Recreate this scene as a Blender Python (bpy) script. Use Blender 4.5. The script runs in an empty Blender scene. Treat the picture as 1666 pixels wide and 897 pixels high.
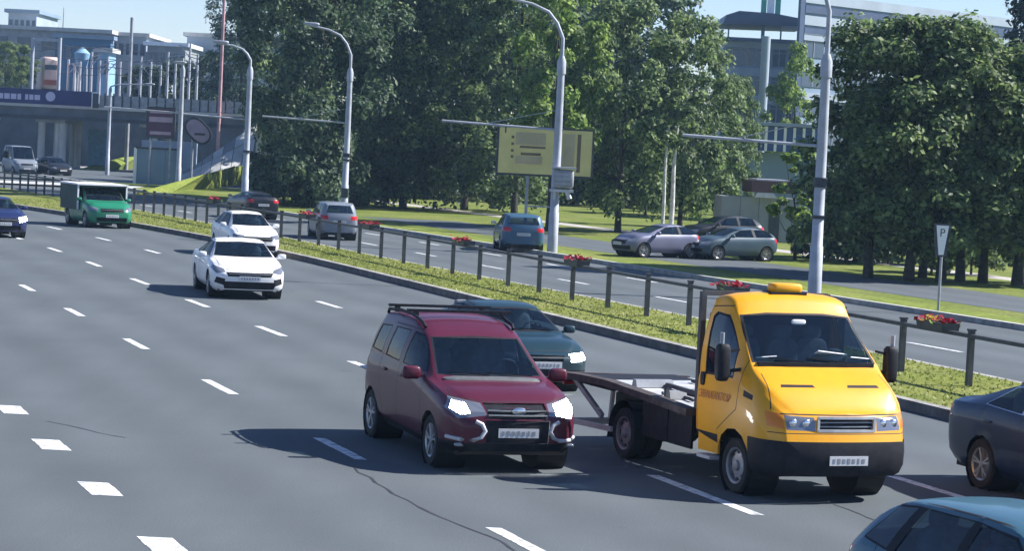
import bpy, bmesh, math, random
from mathutils import Vector, Matrix
random.seed(7)
R = math.radians
S = bpy.context.scene
C = S.collection

# ------------------------------------------------------------------ camera
F_PX, PITCH, ROLL, CAM_H = 4000.0, 0.0527, 0.0498, 4.05
CX, CY = 833.0, 448.5
cam = bpy.data.cameras.new('camera')
cam.sensor_fit = 'HORIZONTAL'; cam.sensor_width = 36.0
cam.lens = F_PX / 1666.0 * 36.0
cam.clip_start = 0.5; cam.clip_end = 6000
camo = bpy.data.objects.new('camera', cam); C.objects.link(camo)
_f = Vector((0, math.cos(PITCH), -math.sin(PITCH))); _u = Vector((0, math.sin(PITCH), math.cos(PITCH))); _r = Vector((1, 0, 0))
_c, _s = math.cos(ROLL), math.sin(ROLL)
X_, Y_, Z_ = _c * _r + _s * _u, -_s * _r + _c * _u, -_f
camo.matrix_world = Matrix(((X_.x, Y_.x, Z_.x, 0), (X_.y, Y_.y, Z_.y, 0), (X_.z, Y_.z, Z_.z, CAM_H), (0, 0, 0, 1)))
S.camera = camo

# ------------------------------------------------------------------ light
SUN_EL, SUN_AZ = R(40), math.atan2(0.20, 0.98)      # azimuth measured from +X towards +Y
SUN_DIR = Vector((math.cos(SUN_EL) * math.cos(SUN_AZ), math.cos(SUN_EL) * math.sin(SUN_AZ), math.sin(SUN_EL)))
w = bpy.data.worlds.new('World'); S.world = w; w.use_nodes = True
nt = w.node_tree; bg = nt.nodes['Background']
sky = nt.nodes.new('ShaderNodeTexSky'); sky.sky_type = 'NISHITA'; sky.sun_disc = False
sky.sun_elevation = SUN_EL
sky.sun_rotation = math.pi / 2 - SUN_AZ
sky.air_density = 1.0; sky.dust_density = 0.05; sky.ozone_density = 4.0; sky.altitude = 800
tn = nt.nodes.new('ShaderNodeMix'); tn.data_type = 'RGBA'; tn.blend_type = 'MULTIPLY'; tn.inputs[0].default_value = 1.0; tn.inputs[7].default_value = (0.96, 0.93, 1.05, 1)
nt.links.new(sky.outputs[0], tn.inputs[6]); nt.links.new(tn.outputs[2], bg.inputs[0]); bg.inputs[1].default_value = 0.075
sl = bpy.data.lights.new('sun', 'SUN'); sl.energy = 5.0; sl.angle = R(0.5); sl.color = (1.0, 0.965, 0.93)
so = bpy.data.objects.new('sun', sl); C.objects.link(so); so.location = (40, 20, 60)
so.rotation_euler = SUN_DIR.to_track_quat('Z', 'Y').to_euler()
S.view_settings.view_transform = 'Standard'; S.view_settings.look = 'None'
S.view_settings.exposure = 1.0; S.view_settings.gamma = 1.0

# ------------------------------------------------------------------ helpers
def px_ray(px, py):
    a, b = px - CX, py - CY
    u = (_c * a + _s * b) / F_PX; v = (-_s * a + _c * b) / F_PX
    return Vector((u, math.cos(PITCH) - v * math.sin(PITCH), -(math.sin(PITCH) + v * math.cos(PITCH))))
def G(px, py, z=0.0):
    d = px_ray(px, py); t = (z - CAM_H) / d.z
    return Vector((d.x * t, d.y * t, z))
def D(px, py, Y):
    d = px_ray(px, py); t = Y / d.y
    return Vector((d.x * t, Y, CAM_H + d.z * t))
def tag(o, label=None, cat=None, group=None, kind=None):
    if label: o['label'] = label
    if cat: o['category'] = cat
    if group: o['group'] = group
    if kind: o['kind'] = kind
    return o
def empty(name, loc, rz=0.0, label=None, cat=None, group=None):
    o = bpy.data.objects.new(name, None); C.objects.link(o)
    o.location = loc; o.rotation_euler = (0, 0, rz); o.empty_display_size = 0.3
    return tag(o, label, cat, group)
def copy_tree(o, parent=None):
    c = o.copy(); C.objects.link(c)
    if parent: c.parent = parent
    for ch in list(o.children): copy_tree(ch, c)
    return c
class MB:
    def __init__(s): s.v = []; s.f = []; s.m = []
    def face(s, pts, m=0):
        n = len(s.v); s.v += [tuple(p) for p in pts]; s.f.append(tuple(range(n, n + len(pts)))); s.m.append(m)
    def box(s, c, d, m=0, rz=0.0, rot=None, taper=(1, 1)):
        n = len(s.v); M = rot if rot else Matrix.Rotation(rz, 3, 'Z')
        for z in (-1, 1):
            tx, ty = taper if z > 0 else (1, 1)
            for (x, y) in ((-1, -1), (1, -1), (1, 1), (-1, 1)):
                p = M @ Vector((x * d[0] / 2 * tx, y * d[1] / 2 * ty, z * d[2] / 2)); s.v.append((p.x + c[0], p.y + c[1], p.z + c[2]))
        for q in ((3, 2, 1, 0), (4, 5, 6, 7), (0, 1, 5, 4), (1, 2, 6, 5), (2, 3, 7, 6), (3, 0, 4, 7)):
            s.f.append(tuple(n + i for i in q)); s.m.append(m)
        return s
    def bar(s, a, b, wd, ht=None, m=0):
        a, b = Vector(a), Vector(b); d = b - a; L = d.length
        return s.box((a + b) / 2, (wd, ht or wd, L), m, rot=d.to_track_quat('Z', 'Y').to_matrix())
    def tube(s, pts, rads, seg=10, m=0, cap=True):
        pts = [Vector(p) for p in pts]
        if not hasattr(rads, '__len__'): rads = [rads] * len(pts)
        n0 = len(s.v); up = None
        for i, p in enumerate(pts):
            d = (pts[min(i + 1, len(pts) - 1)] - pts[max(i - 1, 0)]).normalized()
            ref = Vector((0, 1, 0)) if abs(d.y) < 0.9 else Vector((1, 0, 0))
            a = d.cross(ref).normalized(); b = d.cross(a)
            for k in range(seg):
                t = 2 * math.pi * k / seg; q = p + rads[i] * (math.cos(t) * a + math.sin(t) * b); s.v.append(tuple(q))
        for i in range(len(pts) - 1):
            for k in range(seg):
                k2 = (k + 1) % seg
                s.f.append((n0 + i * seg + k, n0 + i * seg + k2, n0 + (i + 1) * seg + k2, n0 + (i + 1) * seg + k)); s.m.append(m)
        if cap:
            s.f.append(tuple(n0 + k for k in range(seg))[::-1]); s.m.append(m)
            e = n0 + (len(pts) - 1) * seg; s.f.append(tuple(e + k for k in range(seg))); s.m.append(m)
        return s
    def lathe_y(s, prof, c=(0, 0, 0), seg=28, m=0):        # profile (y, radius) spun about the y axis
        n0 = len(s.v); k_ = len(prof)
        for i in range(seg):
            t = 2 * math.pi * i / seg
            for (y, r) in prof: s.v.append((c[0] + r * math.cos(t), c[1] + y, c[2] + r * math.sin(t)))
        for i in range(seg):
            j = (i + 1) % seg
            for k in range(k_ - 1):
                s.f.append((n0 + i * k_ + k, n0 + j * k_ + k, n0 + j * k_ + k + 1, n0 + i * k_ + k + 1)); s.m.append(m)
        return s
    def prism(s, poly, a0, a1, axis='y', m=0):             # polygon in the other two axes, extruded
        n = len(poly)
        def P(p, a): return {'y': (p[0], a, p[1]), 'x': (a, p[0], p[1]), 'z': (p[0], p[1], a)}[axis]
        s.face([P(p, a0) for p in poly], m); s.face([P(p, a1) for p in reversed(poly)], m)
        for i in range(n):
            p, q = poly[i], poly[(i + 1) % n]; s.face([P(p, a0), P(p, a1), P(q, a1), P(q, a0)], m)
        return s
    def mesh(s, name, mats, smooth=None):
        me = bpy.data.meshes.new(name); me.from_pydata(s.v, [], s.f)
        for m in (mats if isinstance(mats, (list, tuple)) else [mats]): me.materials.append(m)
        if len(me.materials) > 1: me.polygons.foreach_set('material_index', s.m)
        bm = bmesh.new(); bm.from_mesh(me)
        bmesh.ops.remove_doubles(bm, verts=bm.verts, dist=1e-5) if len(s.v) < 20000 else None
        bmesh.ops.recalc_face_normals(bm, faces=bm.faces) if len(s.v) < 20000 else None
        bm.to_mesh(me); bm.free()
        if smooth is not None:
            me.polygons.foreach_set('use_smooth', [True] * len(me.polygons)); me.set_sharp_from_angle(angle=R(smooth))
        me.update(); return me
    def build(s, name, mats, parent=None, smooth=None):
        o = bpy.data.objects.new(name, s.mesh(name, mats, smooth)); C.objects.link(o)
        if parent: o.parent = parent
        return o

# ------------------------------------------------------------------ materials
def newmat(name):
    m = bpy.data.materials.new(name); m.use_nodes = True
    return m, m.node_tree, m.node_tree.nodes['Principled BSDF']
def noise_col(t, c1, c2, scale, detail=5, lo=0.35, hi=0.65, coords='Object', stretch=None, rough=0.6):
    tc = t.nodes.new('ShaderNodeTexCoord'); src = tc.outputs[coords]
    if stretch:
        mp = t.nodes.new('ShaderNodeMapping'); mp.inputs['Scale'].default_value = stretch
        t.links.new(src, mp.inputs[0]); src = mp.outputs[0]
    n = t.nodes.new('ShaderNodeTexNoise'); n.inputs['Scale'].default_value = scale; n.inputs['Detail'].default_value = detail
    n.inputs['Roughness'].default_value = rough
    t.links.new(src, n.inputs['Vector'])
    r = t.nodes.new('ShaderNodeValToRGB'); r.color_ramp.elements[0].position = lo; r.color_ramp.elements[1].position = hi
    r.color_ramp.elements[0].color = (*c1, 1); r.color_ramp.elements[1].color = (*c2, 1)
    t.links.new(n.outputs[0], r.inputs[0]); return r.outputs[0], n.outputs[0]
def bump(t, b, h, strength, dist=0.02):
    bn = t.nodes.new('ShaderNodeBump'); bn.inputs['Strength'].default_value = strength; bn.inputs['Distance'].default_value = dist
    t.links.new(h, bn.inputs['Height']); t.links.new(bn.outputs[0], b.inputs['Normal'])
def mix(t, a, b, fac, mode='MIX'):
    m = t.nodes.new('ShaderNodeMix'); m.data_type = 'RGBA'; m.blend_type = mode
    for s_, v in ((m.inputs[6], a), (m.inputs[7], b), (m.inputs[0], fac)):
        if hasattr(v, 'links'): t.links.new(v, s_)
        elif isinstance(v, tuple): s_.default_value = (*v, 1)
        else: s_.default_value = v
    return m.outputs[2]
def matte(name, col, rough=0.7, var=0.25, scale=3.0, metal=0.0, bmp=0.0, spec=0.4):
    m, t, b = newmat(name)
    c, h = noise_col(t, tuple(x * (1 - var) for x in col), tuple(min(1, x * (1 + var)) for x in col), scale)
    t.links.new(c, b.inputs['Base Color']); b.inputs['Roughness'].default_value = rough; b.inputs['Metallic'].default_value = metal
    b.inputs['Specular IOR Level'].default_value = spec
    if bmp: bump(t, b, h, bmp)
    return m
def paint(name, col, rough=0.42, metal=0.1, dirt=0.2, coat=0.4):
    m, t, b = newmat(name)
    c, h = noise_col(t, tuple(x * 0.92 for x in col), tuple(min(1, x * 1.06) for x in col), 1.7)
    tc = t.nodes.new('ShaderNodeTexCoord'); sp = t.nodes.new('ShaderNodeSeparateXYZ'); t.links.new(tc.outputs['Object'], sp.inputs[0])
    mr = t.nodes.new('ShaderNodeMapRange'); mr.inputs[1].default_value = 0.2; mr.inputs[2].default_value = 0.75; mr.inputs[3].default_value = dirt; mr.inputs[4].default_value = 0.0
    t.links.new(sp.outputs[2], mr.inputs[0])
    d2, h2 = noise_col(t, (0.3, 0.3, 0.3), (1, 1, 1), 6, 6)
    mm = t.nodes.new('ShaderNodeMath'); mm.operation = 'MULTIPLY'; t.links.new(mr.outputs[0], mm.inputs[0]); t.links.new(d2, mm.inputs[1])
    cc = mix(t, c, (0.11, 0.10, 0.09), mm.outputs[0])
    t.links.new(cc, b.inputs['Base Color']); b.inputs['Roughness'].default_value = rough; b.inputs['Metallic'].default_value = metal
    b.inputs['Specular IOR Level'].default_value = 0.3; b.inputs['Coat Weight'].default_value = coat; b.inputs['Coat Roughness'].default_value = 0.06
    return m
def glassmat(name, tint, clear=0.35, rough=0.03):
    m, t, b = newmat(name)
    b.inputs['Base Color'].default_value = (0.004, 0.010, 0.016, 1); b.inputs['Roughness'].default_value = rough
    b.inputs['IOR'].default_value = 2.6
    tr = t.nodes.new('ShaderNodeBsdfTransparent'); tr.inputs[0].default_value = (*tint, 1)
    mx = t.nodes.new('ShaderNodeMixShader'); mx.inputs[0].default_value = clear
    t.links.new(b.outputs[0], mx.inputs[1]); t.links.new(tr.outputs[0], mx.inputs[2])
    t.links.new(mx.outputs[0], t.nodes['Material Output'].inputs[0]); return m
def emit(name, col, st, base=(0.8, 0.8, 0.8)):
    m, t, b = newmat(name); b.inputs['Base Color'].default_value = (*base, 1); b.inputs['Roughness'].default_value = 0.1
    b.inputs['Emission Color'].default_value = (*col, 1); b.inputs['Emission Strength'].default_value = st; return m
def simple(name, col, rough=0.5, metal=0.0):
    m, t, b = newmat(name); b.inputs['Base Color'].default_value = (*col, 1); b.inputs['Roughness'].default_value = rough; b.inputs['Metallic'].default_value = metal; return m

def asphalt_mat():
    m, t, b = newmat('asphalt')
    c1, h1 = noise_col(t, (0.086, 0.101, 0.110), (0.110, 0.127, 0.137), 0.16, 6, 0.3, 0.7)
    c2, h2 = noise_col(t, (0.72, 0.72, 0.73), (1.16, 1.16, 1.15), 42, 4, 0.28, 0.72)
    c3, h3 = noise_col(t, (0.93, 0.93, 0.93), (1.05, 1.05, 1.05), 1.0, 5, 0.3, 0.7, stretch=(1.2, 0.14, 1))
    c4, h4 = noise_col(t, (0.55, 0.55, 0.56), (1, 1, 1), 1.3, 7, 0.24, 0.33)
    c = mix(t, c1, c2, 1.0, 'MULTIPLY'); c = mix(t, c, c3, 1.0, 'MULTIPLY'); c = mix(t, c, c4, 0.5, 'MULTIPLY')
    tc = t.nodes.new('ShaderNodeTexCoord'); dp = t.nodes.new('ShaderNodeVectorMath'); dp.operation = 'DOT_PRODUCT'; dp.inputs[1].default_value = (1.0, 0.345, 0.0); t.links.new(tc.outputs['Object'], dp.inputs[0])
    sn = t.nodes.new('ShaderNodeMath'); sn.operation = 'MULTIPLY_ADD'; sn.inputs[1].default_value = 2 * math.pi / 1.81; sn.inputs[2].default_value = 0.4; t.links.new(dp.outputs['Value'], sn.inputs[0])
    si = t.nodes.new('ShaderNodeMath'); si.operation = 'SINE'; t.links.new(sn.outputs[0], si.inputs[0])
    mr = t.nodes.new('ShaderNodeMapRange'); mr.inputs[1].default_value = -1; mr.inputs[3].default_value = 0.92; mr.inputs[4].default_value = 1.05; t.links.new(si.outputs[0], mr.inputs[0])
    cb = t.nodes.new('ShaderNodeCombineColor'); [t.links.new(mr.outputs[0], cb.inputs[q]) for q in range(3)]
    c = mix(t, c, cb.outputs[0], 1.0, 'MULTIPLY')
    t.links.new(c, b.inputs['Base Color']); b.inputs['Roughness'].default_value = 0.86; b.inputs['Specular IOR Level'].default_value = 0.3
    bump(t, b, h2, 0.25, 0.012); return m
def grass_mat(name, a, b_, dry, scale=0.7, dryfac=0.5):
    m, t, b = newmat(name)
    c, h = noise_col(t, a, b_, scale, 8, 0.3, 0.7)
    c2, h2 = noise_col(t, (0, 0, 0), (1, 1, 1), scale * 0.35, 5, 0.45, 0.7)
    c3, h3 = noise_col(t, (0.6, 0.6, 0.6), (1.2, 1.2, 1.2), scale * 14, 5)
    fm = t.nodes.new('ShaderNodeMath'); fm.operation = 'MULTIPLY'; fm.inputs[1].default_value = dryfac; t.links.new(c2, fm.inputs[0])
    c = mix(t, c, dry, fm.outputs[0]); c = mix(t, c, c3, 1.0, 'MULTIPLY')
    t.links.new(c, b.inputs['Base Color']); b.inputs['Roughness'].default_value = 0.95; b.inputs['Specular IOR Level'].default_value = 0.15
    bump(t, b, h3, 0.5, 0.05); return m
def leaf_mat(name, a, b_, trans=0.35):
    m, t, b = newmat(name)
    g = t.nodes.new('ShaderNodeNewGeometry'); r = t.nodes.new('ShaderNodeValToRGB')
    r.color_ramp.elements[0].color = (*a, 1); r.color_ramp.elements[1].color = (*b_, 1)
    t.links.new(g.outputs['Random Per Island'], r.inputs[0])
    b.inputs['Roughness'].default_value = 0.55; b.inputs['Specular IOR Level'].default_value = 0.35
    t.links.new(r.outputs[0], b.inputs['Base Color'])
    tl = t.nodes.new('ShaderNodeBsdfTranslucent')
    hs = t.nodes.new('ShaderNodeHueSaturation'); hs.inputs['Value'].default_value = 1.45; hs.inputs['Hue'].default_value = 0.50
    t.links.new(r.outputs[0], hs.inputs['Color']); t.links.new(hs.outputs[0], tl.inputs[0])
    mx = t.nodes.new('ShaderNodeMixShader'); mx.inputs[0].default_value = trans
    t.links.new(b.outputs[0], mx.inputs[1]); t.links.new(tl.outputs[0], mx.inputs[2]); t.links.new(mx.outputs[0], t.nodes['Material Output'].inputs[0])
    return m

M = {}
M['asphalt'] = asphalt_mat()
m_, t_, b_ = newmat('road_paint')
cw, hw = noise_col(t_, (0.26, 0.27, 0.28), (0.72, 0.73, 0.73), 7.0, 9, 0.38, 0.52, rough=0.75)
t_.links.new(cw, b_.inputs['Base Color']); b_.inputs['Roughness'].default_value = 0.75; M['mark'] = m_
M['tar'] = matte('tar', (0.035, 0.035, 0.037), 0.6, 0.3, 4)
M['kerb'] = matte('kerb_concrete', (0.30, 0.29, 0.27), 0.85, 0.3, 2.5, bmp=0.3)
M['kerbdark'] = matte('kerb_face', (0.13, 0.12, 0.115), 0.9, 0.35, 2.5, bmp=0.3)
M['concrete'] = matte('concrete', (0.30, 0.31, 0.32), 0.85, 0.2, 0.9, bmp=0.2)
M['palecon'] = matte('pale_concrete', (0.48, 0.48, 0.46), 0.85, 0.15, 0.7)
M['paving'] = matte('paving', (0.42, 0.39, 0.36), 0.85, 0.15, 0.8)
M['lawn'] = grass_mat('lawn', (0.10, 0.14, 0.022), (0.18, 0.22, 0.04), (0.26, 0.26, 0.09), 0.5, 0.6)
M['median'] = grass_mat('median_grass', (0.13, 0.16, 0.028), (0.21, 0.24, 0.045), (0.32, 0.30, 0.12), 0.8, 0.6)
M['ground'] = grass_mat('ground', (0.06, 0.08, 0.03), (0.12, 0.14, 0.06), (0.2, 0.19, 0.12), 0.05, 0.5)
M['bank'] = grass_mat('bank_grass', (0.14, 0.19, 0.03), (0.22, 0.26, 0.05), (0.30, 0.28, 0.10), 0.4, 0.5)
M['blade'] = leaf_mat('grass_blades', (0.12, 0.15, 0.028), (0.29, 0.31, 0.08), 0.3)
M['leafA'] = leaf_mat('leaves_dark', (0.012, 0.030, 0.022), (0.12, 0.18, 0.085), 0.34)
M['leafB'] = leaf_mat('leaves_mid', (0.022, 0.050, 0.024), (0.23, 0.31, 0.11), 0.42)
M['leafC'] = leaf_mat('leaves_light', (0.06, 0.12, 0.026), (0.30, 0.40, 0.09), 0.45)
M['leafD'] = leaf_mat('needles', (0.012, 0.024, 0.016), (0.03, 0.05, 0.03), 0.1)
M['flower'] = leaf_mat('red_petals', (0.16, 0.006, 0.018), (0.42, 0.03, 0.05), 0.15)
M['flowery'] = leaf_mat('yellow_petals', (0.55, 0.40, 0.03), (0.75, 0.6, 0.08), 0.2)
M['bark'] = matte('bark', (0.05, 0.042, 0.035), 0.95, 0.4, 6, bmp=0.6)
M['birch'] = matte('pale_bark', (0.5, 0.49, 0.46), 0.9, 0.35, 5, bmp=0.3)
M['fence'] = matte('fence_metal', (0.050, 0.054, 0.062), 0.6, 0.3, 5)
M['galv'] = matte('pale_grey_metal', (0.52, 0.53, 0.55), 0.55, 0.12, 3, metal=0.2)
M['galv2'] = matte('mid_grey_metal', (0.30, 0.32, 0.35), 0.5, 0.2, 3, metal=0.2)
M['dark'] = simple('dark_gap', (0.012, 0.012, 0.014), 0.7)
M['plastic'] = matte('black_plastic', (0.016, 0.017, 0.022), 0.6, 0.25, 8, spec=0.2)
M['tyre'] = matte('tyre_rubber', (0.02, 0.02, 0.021), 0.85, 0.3, 9)
M['rim'] = matte('alloy_rim', (0.40, 0.41, 0.43), 0.35, 0.15, 8, metal=0.6)
M['steelrim'] = matte('steel_rim', (0.30, 0.30, 0.31), 0.5, 0.3, 8, metal=0.4)
M['chrome'] = simple('chrome', (0.72, 0.73, 0.75), 0.15, 0.9)
M['lamp'] = simple('lamp_glass', (0.26, 0.28, 0.32), 0.08, 0.5)
M['lamplit'] = emit('lit_headlamp', (1.0, 0.97, 0.97), 22.0)
M['amber'] = simple('amber_lens', (0.75, 0.22, 0.02), 0.2)
M['red'] = simple('red_lens', (0.5, 0.015, 0.02), 0.2)
M['plate'] = matte('number_plate', (0.62, 0.63, 0.64), 0.5, 0.05, 10)
M['ink'] = simple('plate_ink', (0.26, 0.27, 0.29), 0.6)
M['glass'] = glassmat('car_glass', (0.42, 0.58, 0.66), 0.66)
M['glassdark'] = glassmat('car_glass_dark', (0.28, 0.36, 0.42), 0.5)
M['seat'] = matte('seat_cloth', (0.20, 0.205, 0.22), 0.9, 0.2, 10)
M['dash'] = matte('dashboard', (0.10, 0.105, 0.115), 0.7, 0.2, 6)
M['paper'] = simple('paper', (0.75, 0.76, 0.78), 0.8)
M['white'] = matte('white_paint', (0.80, 0.81, 0.82), 0.5, 0.05, 2)
M['deck'] = matte('bed_plate', (0.55, 0.56, 0.57), 0.5, 0.22, 5, metal=0.3, bmp=0.2)
M['rust'] = matte('worn_brown_steel', (0.060, 0.048, 0.046), 0.7, 0.45, 6)
M['winglass'] = simple('window_glass', (0.05, 0.075, 0.11), 0.12)
M['banner'] = matte('indigo_banner', (0.035, 0.032, 0.13), 0.7, 0.15, 0.6)
def setup_paints():
    P = {}
    P['maroon'] = paint('maroon_paint', (0.088, 0.009, 0.026), metal=0.0, dirt=0.08, coat=0.3)
    P['yellow'] = paint('yellow_paint', (0.80, 0.36, 0.004), metal=0.0, dirt=0.2, rough=0.42)
    P['white'] = paint('pearl_white_paint', (0.80, 0.80, 0.80), metal=0.0, dirt=0.2)
    P['teal'] = paint('teal_paint', (0.010, 0.036, 0.048), metal=0.1)
    P['green'] = paint('green_paint', (0.012, 0.19, 0.10), metal=0.0)
    P['navy'] = paint('navy_paint', (0.018, 0.03, 0.11), metal=0.3)
    P['slate'] = paint('slate_blue_paint', (0.005, 0.020, 0.070), metal=0.0, dirt=0.03)
    P['ice'] = paint('ice_blue_paint', (0.042, 0.115, 0.155), metal=0.1)
    P['silver'] = paint('silver_paint', (0.15, 0.16, 0.24), metal=0.2)
    P['greyblue'] = paint('grey_blue_paint', (0.05, 0.085, 0.115), metal=0.1)
    P['sky'] = paint('sky_blue_paint', (0.05, 0.12, 0.20), metal=0.1)
    P['grey'] = paint('grey_white_paint', (0.19, 0.22, 0.26), metal=0.0)
    P['black'] = paint('black_paint', (0.012, 0.014, 0.02), metal=0.0, dirt=0.05)
    return P
PAINT = setup_paints()

# ------------------------------------------------------------------ road layout (x as a function of y)
def xB(y): return 8.85 - 0.345 * y - 0.00277 * max(0.0, y - 75.0) ** 2
def xK(y): return xB(y) + 11.8
def xF(y): return 23.55 - 0.345 * y - 0.0009 * max(0.0, y - 75.0) ** 2
def xM(y): return xF(y) + 0.5 + 1.3 * max(0.0, min(1.0, (82.0 - y) / 30.0))
def xE(y): return 0.9 - 0.40 * (y - 93.0)
def strip(name, fa, fb, z, y0, y1, mat, dy=2.0, kind='structure', parent=None):
    mb = MB(); n = int((y1 - y0) / dy)
    for i in range(n):
        a, b = y0 + i * dy, y0 + (i + 1) * dy
        mb.face([(fa(a), a, z), (fb(a), a, z), (fb(b), b, z), (fa(b), b, z)])
    o = mb.build(name, mat, parent)
    if kind: o['kind'] = kind
    return o

# ground to the horizon
mb = MB(); mb.face([(-3000, -200, -0.03), (3000, -200, -0.03), (3000, 4000, -0.03), (-3000, 4000, -0.03)])
o = mb.build('ground', M['ground']); o['kind'] = 'structure'
road = strip('road', lambda y: xB(y) - 75, xK, 0.0, -30, 208, M['asphalt'])  # asphalt widened far left, out of view, to keep warm bounce off vehicles
opp = strip('opposite_road', xM, xE, -0.004, 20, 196, M['asphalt'])
# median: kerb, grass, far kerb
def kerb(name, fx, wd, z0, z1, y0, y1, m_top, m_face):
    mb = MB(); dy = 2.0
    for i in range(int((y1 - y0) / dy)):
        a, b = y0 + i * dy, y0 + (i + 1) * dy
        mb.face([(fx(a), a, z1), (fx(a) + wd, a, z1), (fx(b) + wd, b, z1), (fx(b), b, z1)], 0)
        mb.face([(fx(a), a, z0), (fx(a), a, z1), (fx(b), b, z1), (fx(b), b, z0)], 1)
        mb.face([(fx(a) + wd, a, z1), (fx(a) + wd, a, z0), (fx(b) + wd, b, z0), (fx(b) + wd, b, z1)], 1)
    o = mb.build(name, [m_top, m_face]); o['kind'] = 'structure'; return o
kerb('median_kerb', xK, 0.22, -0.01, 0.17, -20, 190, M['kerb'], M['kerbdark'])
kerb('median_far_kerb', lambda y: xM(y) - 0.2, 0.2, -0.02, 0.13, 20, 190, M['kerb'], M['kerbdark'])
strip('median_verge', lambda y: xK(y) + 0.22, lambda y: xM(y) - 0.2, 0.13, -20, 190, M['median'])
# grass tufts on the median
mb = MB()
rg = random.Random(3)
for i in range(26000):
    y = 30 + 95 * rg.random() ** 1.1; x = xK(y) + 0.24 + (xM(y) - 0.45 - xK(y)) * rg.random()
    h = rg.uniform(0.02, 0.055) * (1.7 if rg.random() < 0.08 else 1); a = rg.random() * 6.28; wv = rg.uniform(0.012, 0.035)
    dx, dy_ = math.cos(a) * wv, math.sin(a) * wv
    mb.face([(x - dx, y - dy_, 0.128), (x + dx, y + dy_, 0.128), (x + rg.uniform(-.05, .05), y + rg.uniform(-.05, .05), 0.13 + h)])
tag(mb.build('median_grass', M['blade']), 'short patchy green and straw grass along the median strip', 'grass', kind='stuff')

# lane dashes, parts of the roads
def dash(parent, off, yc, ln, wd, fx=xB, z=0.004):
    mb = MB(); n = 4
    for i in range(n):
        a, b = yc - ln / 2 + ln * i / n, yc - ln / 2 + ln * (i + 1) / n
        j0, j1 = (rg.uniform(-.006, .006) for _ in range(2))
        mb.face([(fx(a) + off - wd / 2 + j0, a, z), (fx(a) + off + wd / 2 + j1, a, z), (fx(b) + off + wd / 2 + j1, b, z), (fx(b) + off - wd / 2 + j0, b, z)])
    return mb.build('lane_dash', M['mark'], parent)
for k in range(-2, 13): dash(road, -3.92, 23.69 + 3.55 * k, 0.95, 0.36)
for k in range(-2, 15): dash(road, 0.0, 24.84 + 7.0 * k, 2.0, 0.17)
for k in range(-1, 15): dash(road, 3.64, 29.24 + 7.05 * k, 2.2 if k else 3.0, 0.17)
for k in range(-1, 13): dash(road, 7.2, 30.83 + 7.1 * k, 2.0, 0.17)
for k in range(0, 14): dash(opp, 3.4, 42.0 + 6.6 * k, 2.2, 0.15, xM, 0.0)
for k in range(0, 14): dash(opp, 6.8, 45.0 + 6.6 * k, 2.2, 0.15, xM, 0.0)
# tar seams on the asphalt
def seam(parent, pts, wd):
    mb = MB(); P = []
    for (a, b) in zip(pts, pts[1:]):
        A, B = G(*a), G(*b); n = max(2, int((B - A).length / 0.35))
        for i in range(n): P.append(A.lerp(B, i / n) + Vector((rg.uniform(-.035, .035), 0, 0)))
    P.append(G(*pts[-1]))
    for a, b in zip(P, P[1:]):
        w1 = wd * rg.uniform(0.5, 1.25)
        mb.face([(a.x - w1, a.y, .0035), (a.x + w1, a.y, .0035), (b.x + w1, b.y, .0035), (b.x - w1, b.y, .0035)])
    mb.build('tar_seam', M['tar'], parent)
seam(road, [(575, 762), (600, 778), (640, 805), (700, 836), (770, 864), (835, 893), (860, 910)], 0.018)
seam(road, [(75, 686), (110, 693), (160, 705), (205, 713)], 0.016)
seam(road, [(1360, 822), (1400, 838), (1425, 848)], 0.014)
seam(road, [(1100, 800), (1250, 812), (1420, 800)], 0.010)

# park side beyond the opposite carriageway
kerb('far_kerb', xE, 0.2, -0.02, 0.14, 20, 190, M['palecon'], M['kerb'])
strip('lawn', lambda y: xE(y) + 0.2, lambda y: xE(y) + 260, 0.10, 20, 420, M['lawn'])
strip('verge', lambda y: xE(y) + 0.2, lambda y: xE(y) + 2.0, 0.108, 20, 190, M['bank'])
strip('park_street', lambda y: xE(y) + 3.6, lambda y: xE(y) + 8.6, 0.106, 60, 125, M['asphalt'])
strip('park_path', lambda y: xE(y) + 15.0, lambda y: xE(y) + 16.6, 0.106, 60, 200, M['paving'])

# ------------------------------------------------------------------ fence on the median
fence = empty('median_fence', (xF(60), 60, 0.13), 0, 'long low black metal railing with square posts along the grass median', 'fence')
FO = Vector((xF(60), 60, 0.13))
def fpart(mb, name, mat): 
    for i, v in enumerate(mb.v): mb.v[i] = (v[0] - FO.x, v[1] - FO.y, v[2] - FO.z)
    return mb.build(name, mat, fence)
FH = 1.0
ys = [44.16 + 2.44 * k for k in range(-9, 24)]
while ys[-1] < 165: ys.append(ys[-1] + 1.75)
for i, y in enumerate(ys):
    mb = MB(); mb.box((xF(y), y, 0.13 + FH / 2 - 0.05), (0.10, 0.10, FH + 0.1), rz=0.3); mb.box((xF(y), y, 0.13 + FH + 0.02), (0.125, 0.125, 0.04), rz=0.3)
    fpart(mb, 'post', M['fence'])
for a, b in zip(ys, ys[1:]):
    mb = MB(); mb.bar((xF(a), a, FH + 0.04), (xF(b), b, FH + 0.04), 0.12, 0.07); fpart(mb, 'top_rail', M['fence'])
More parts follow.
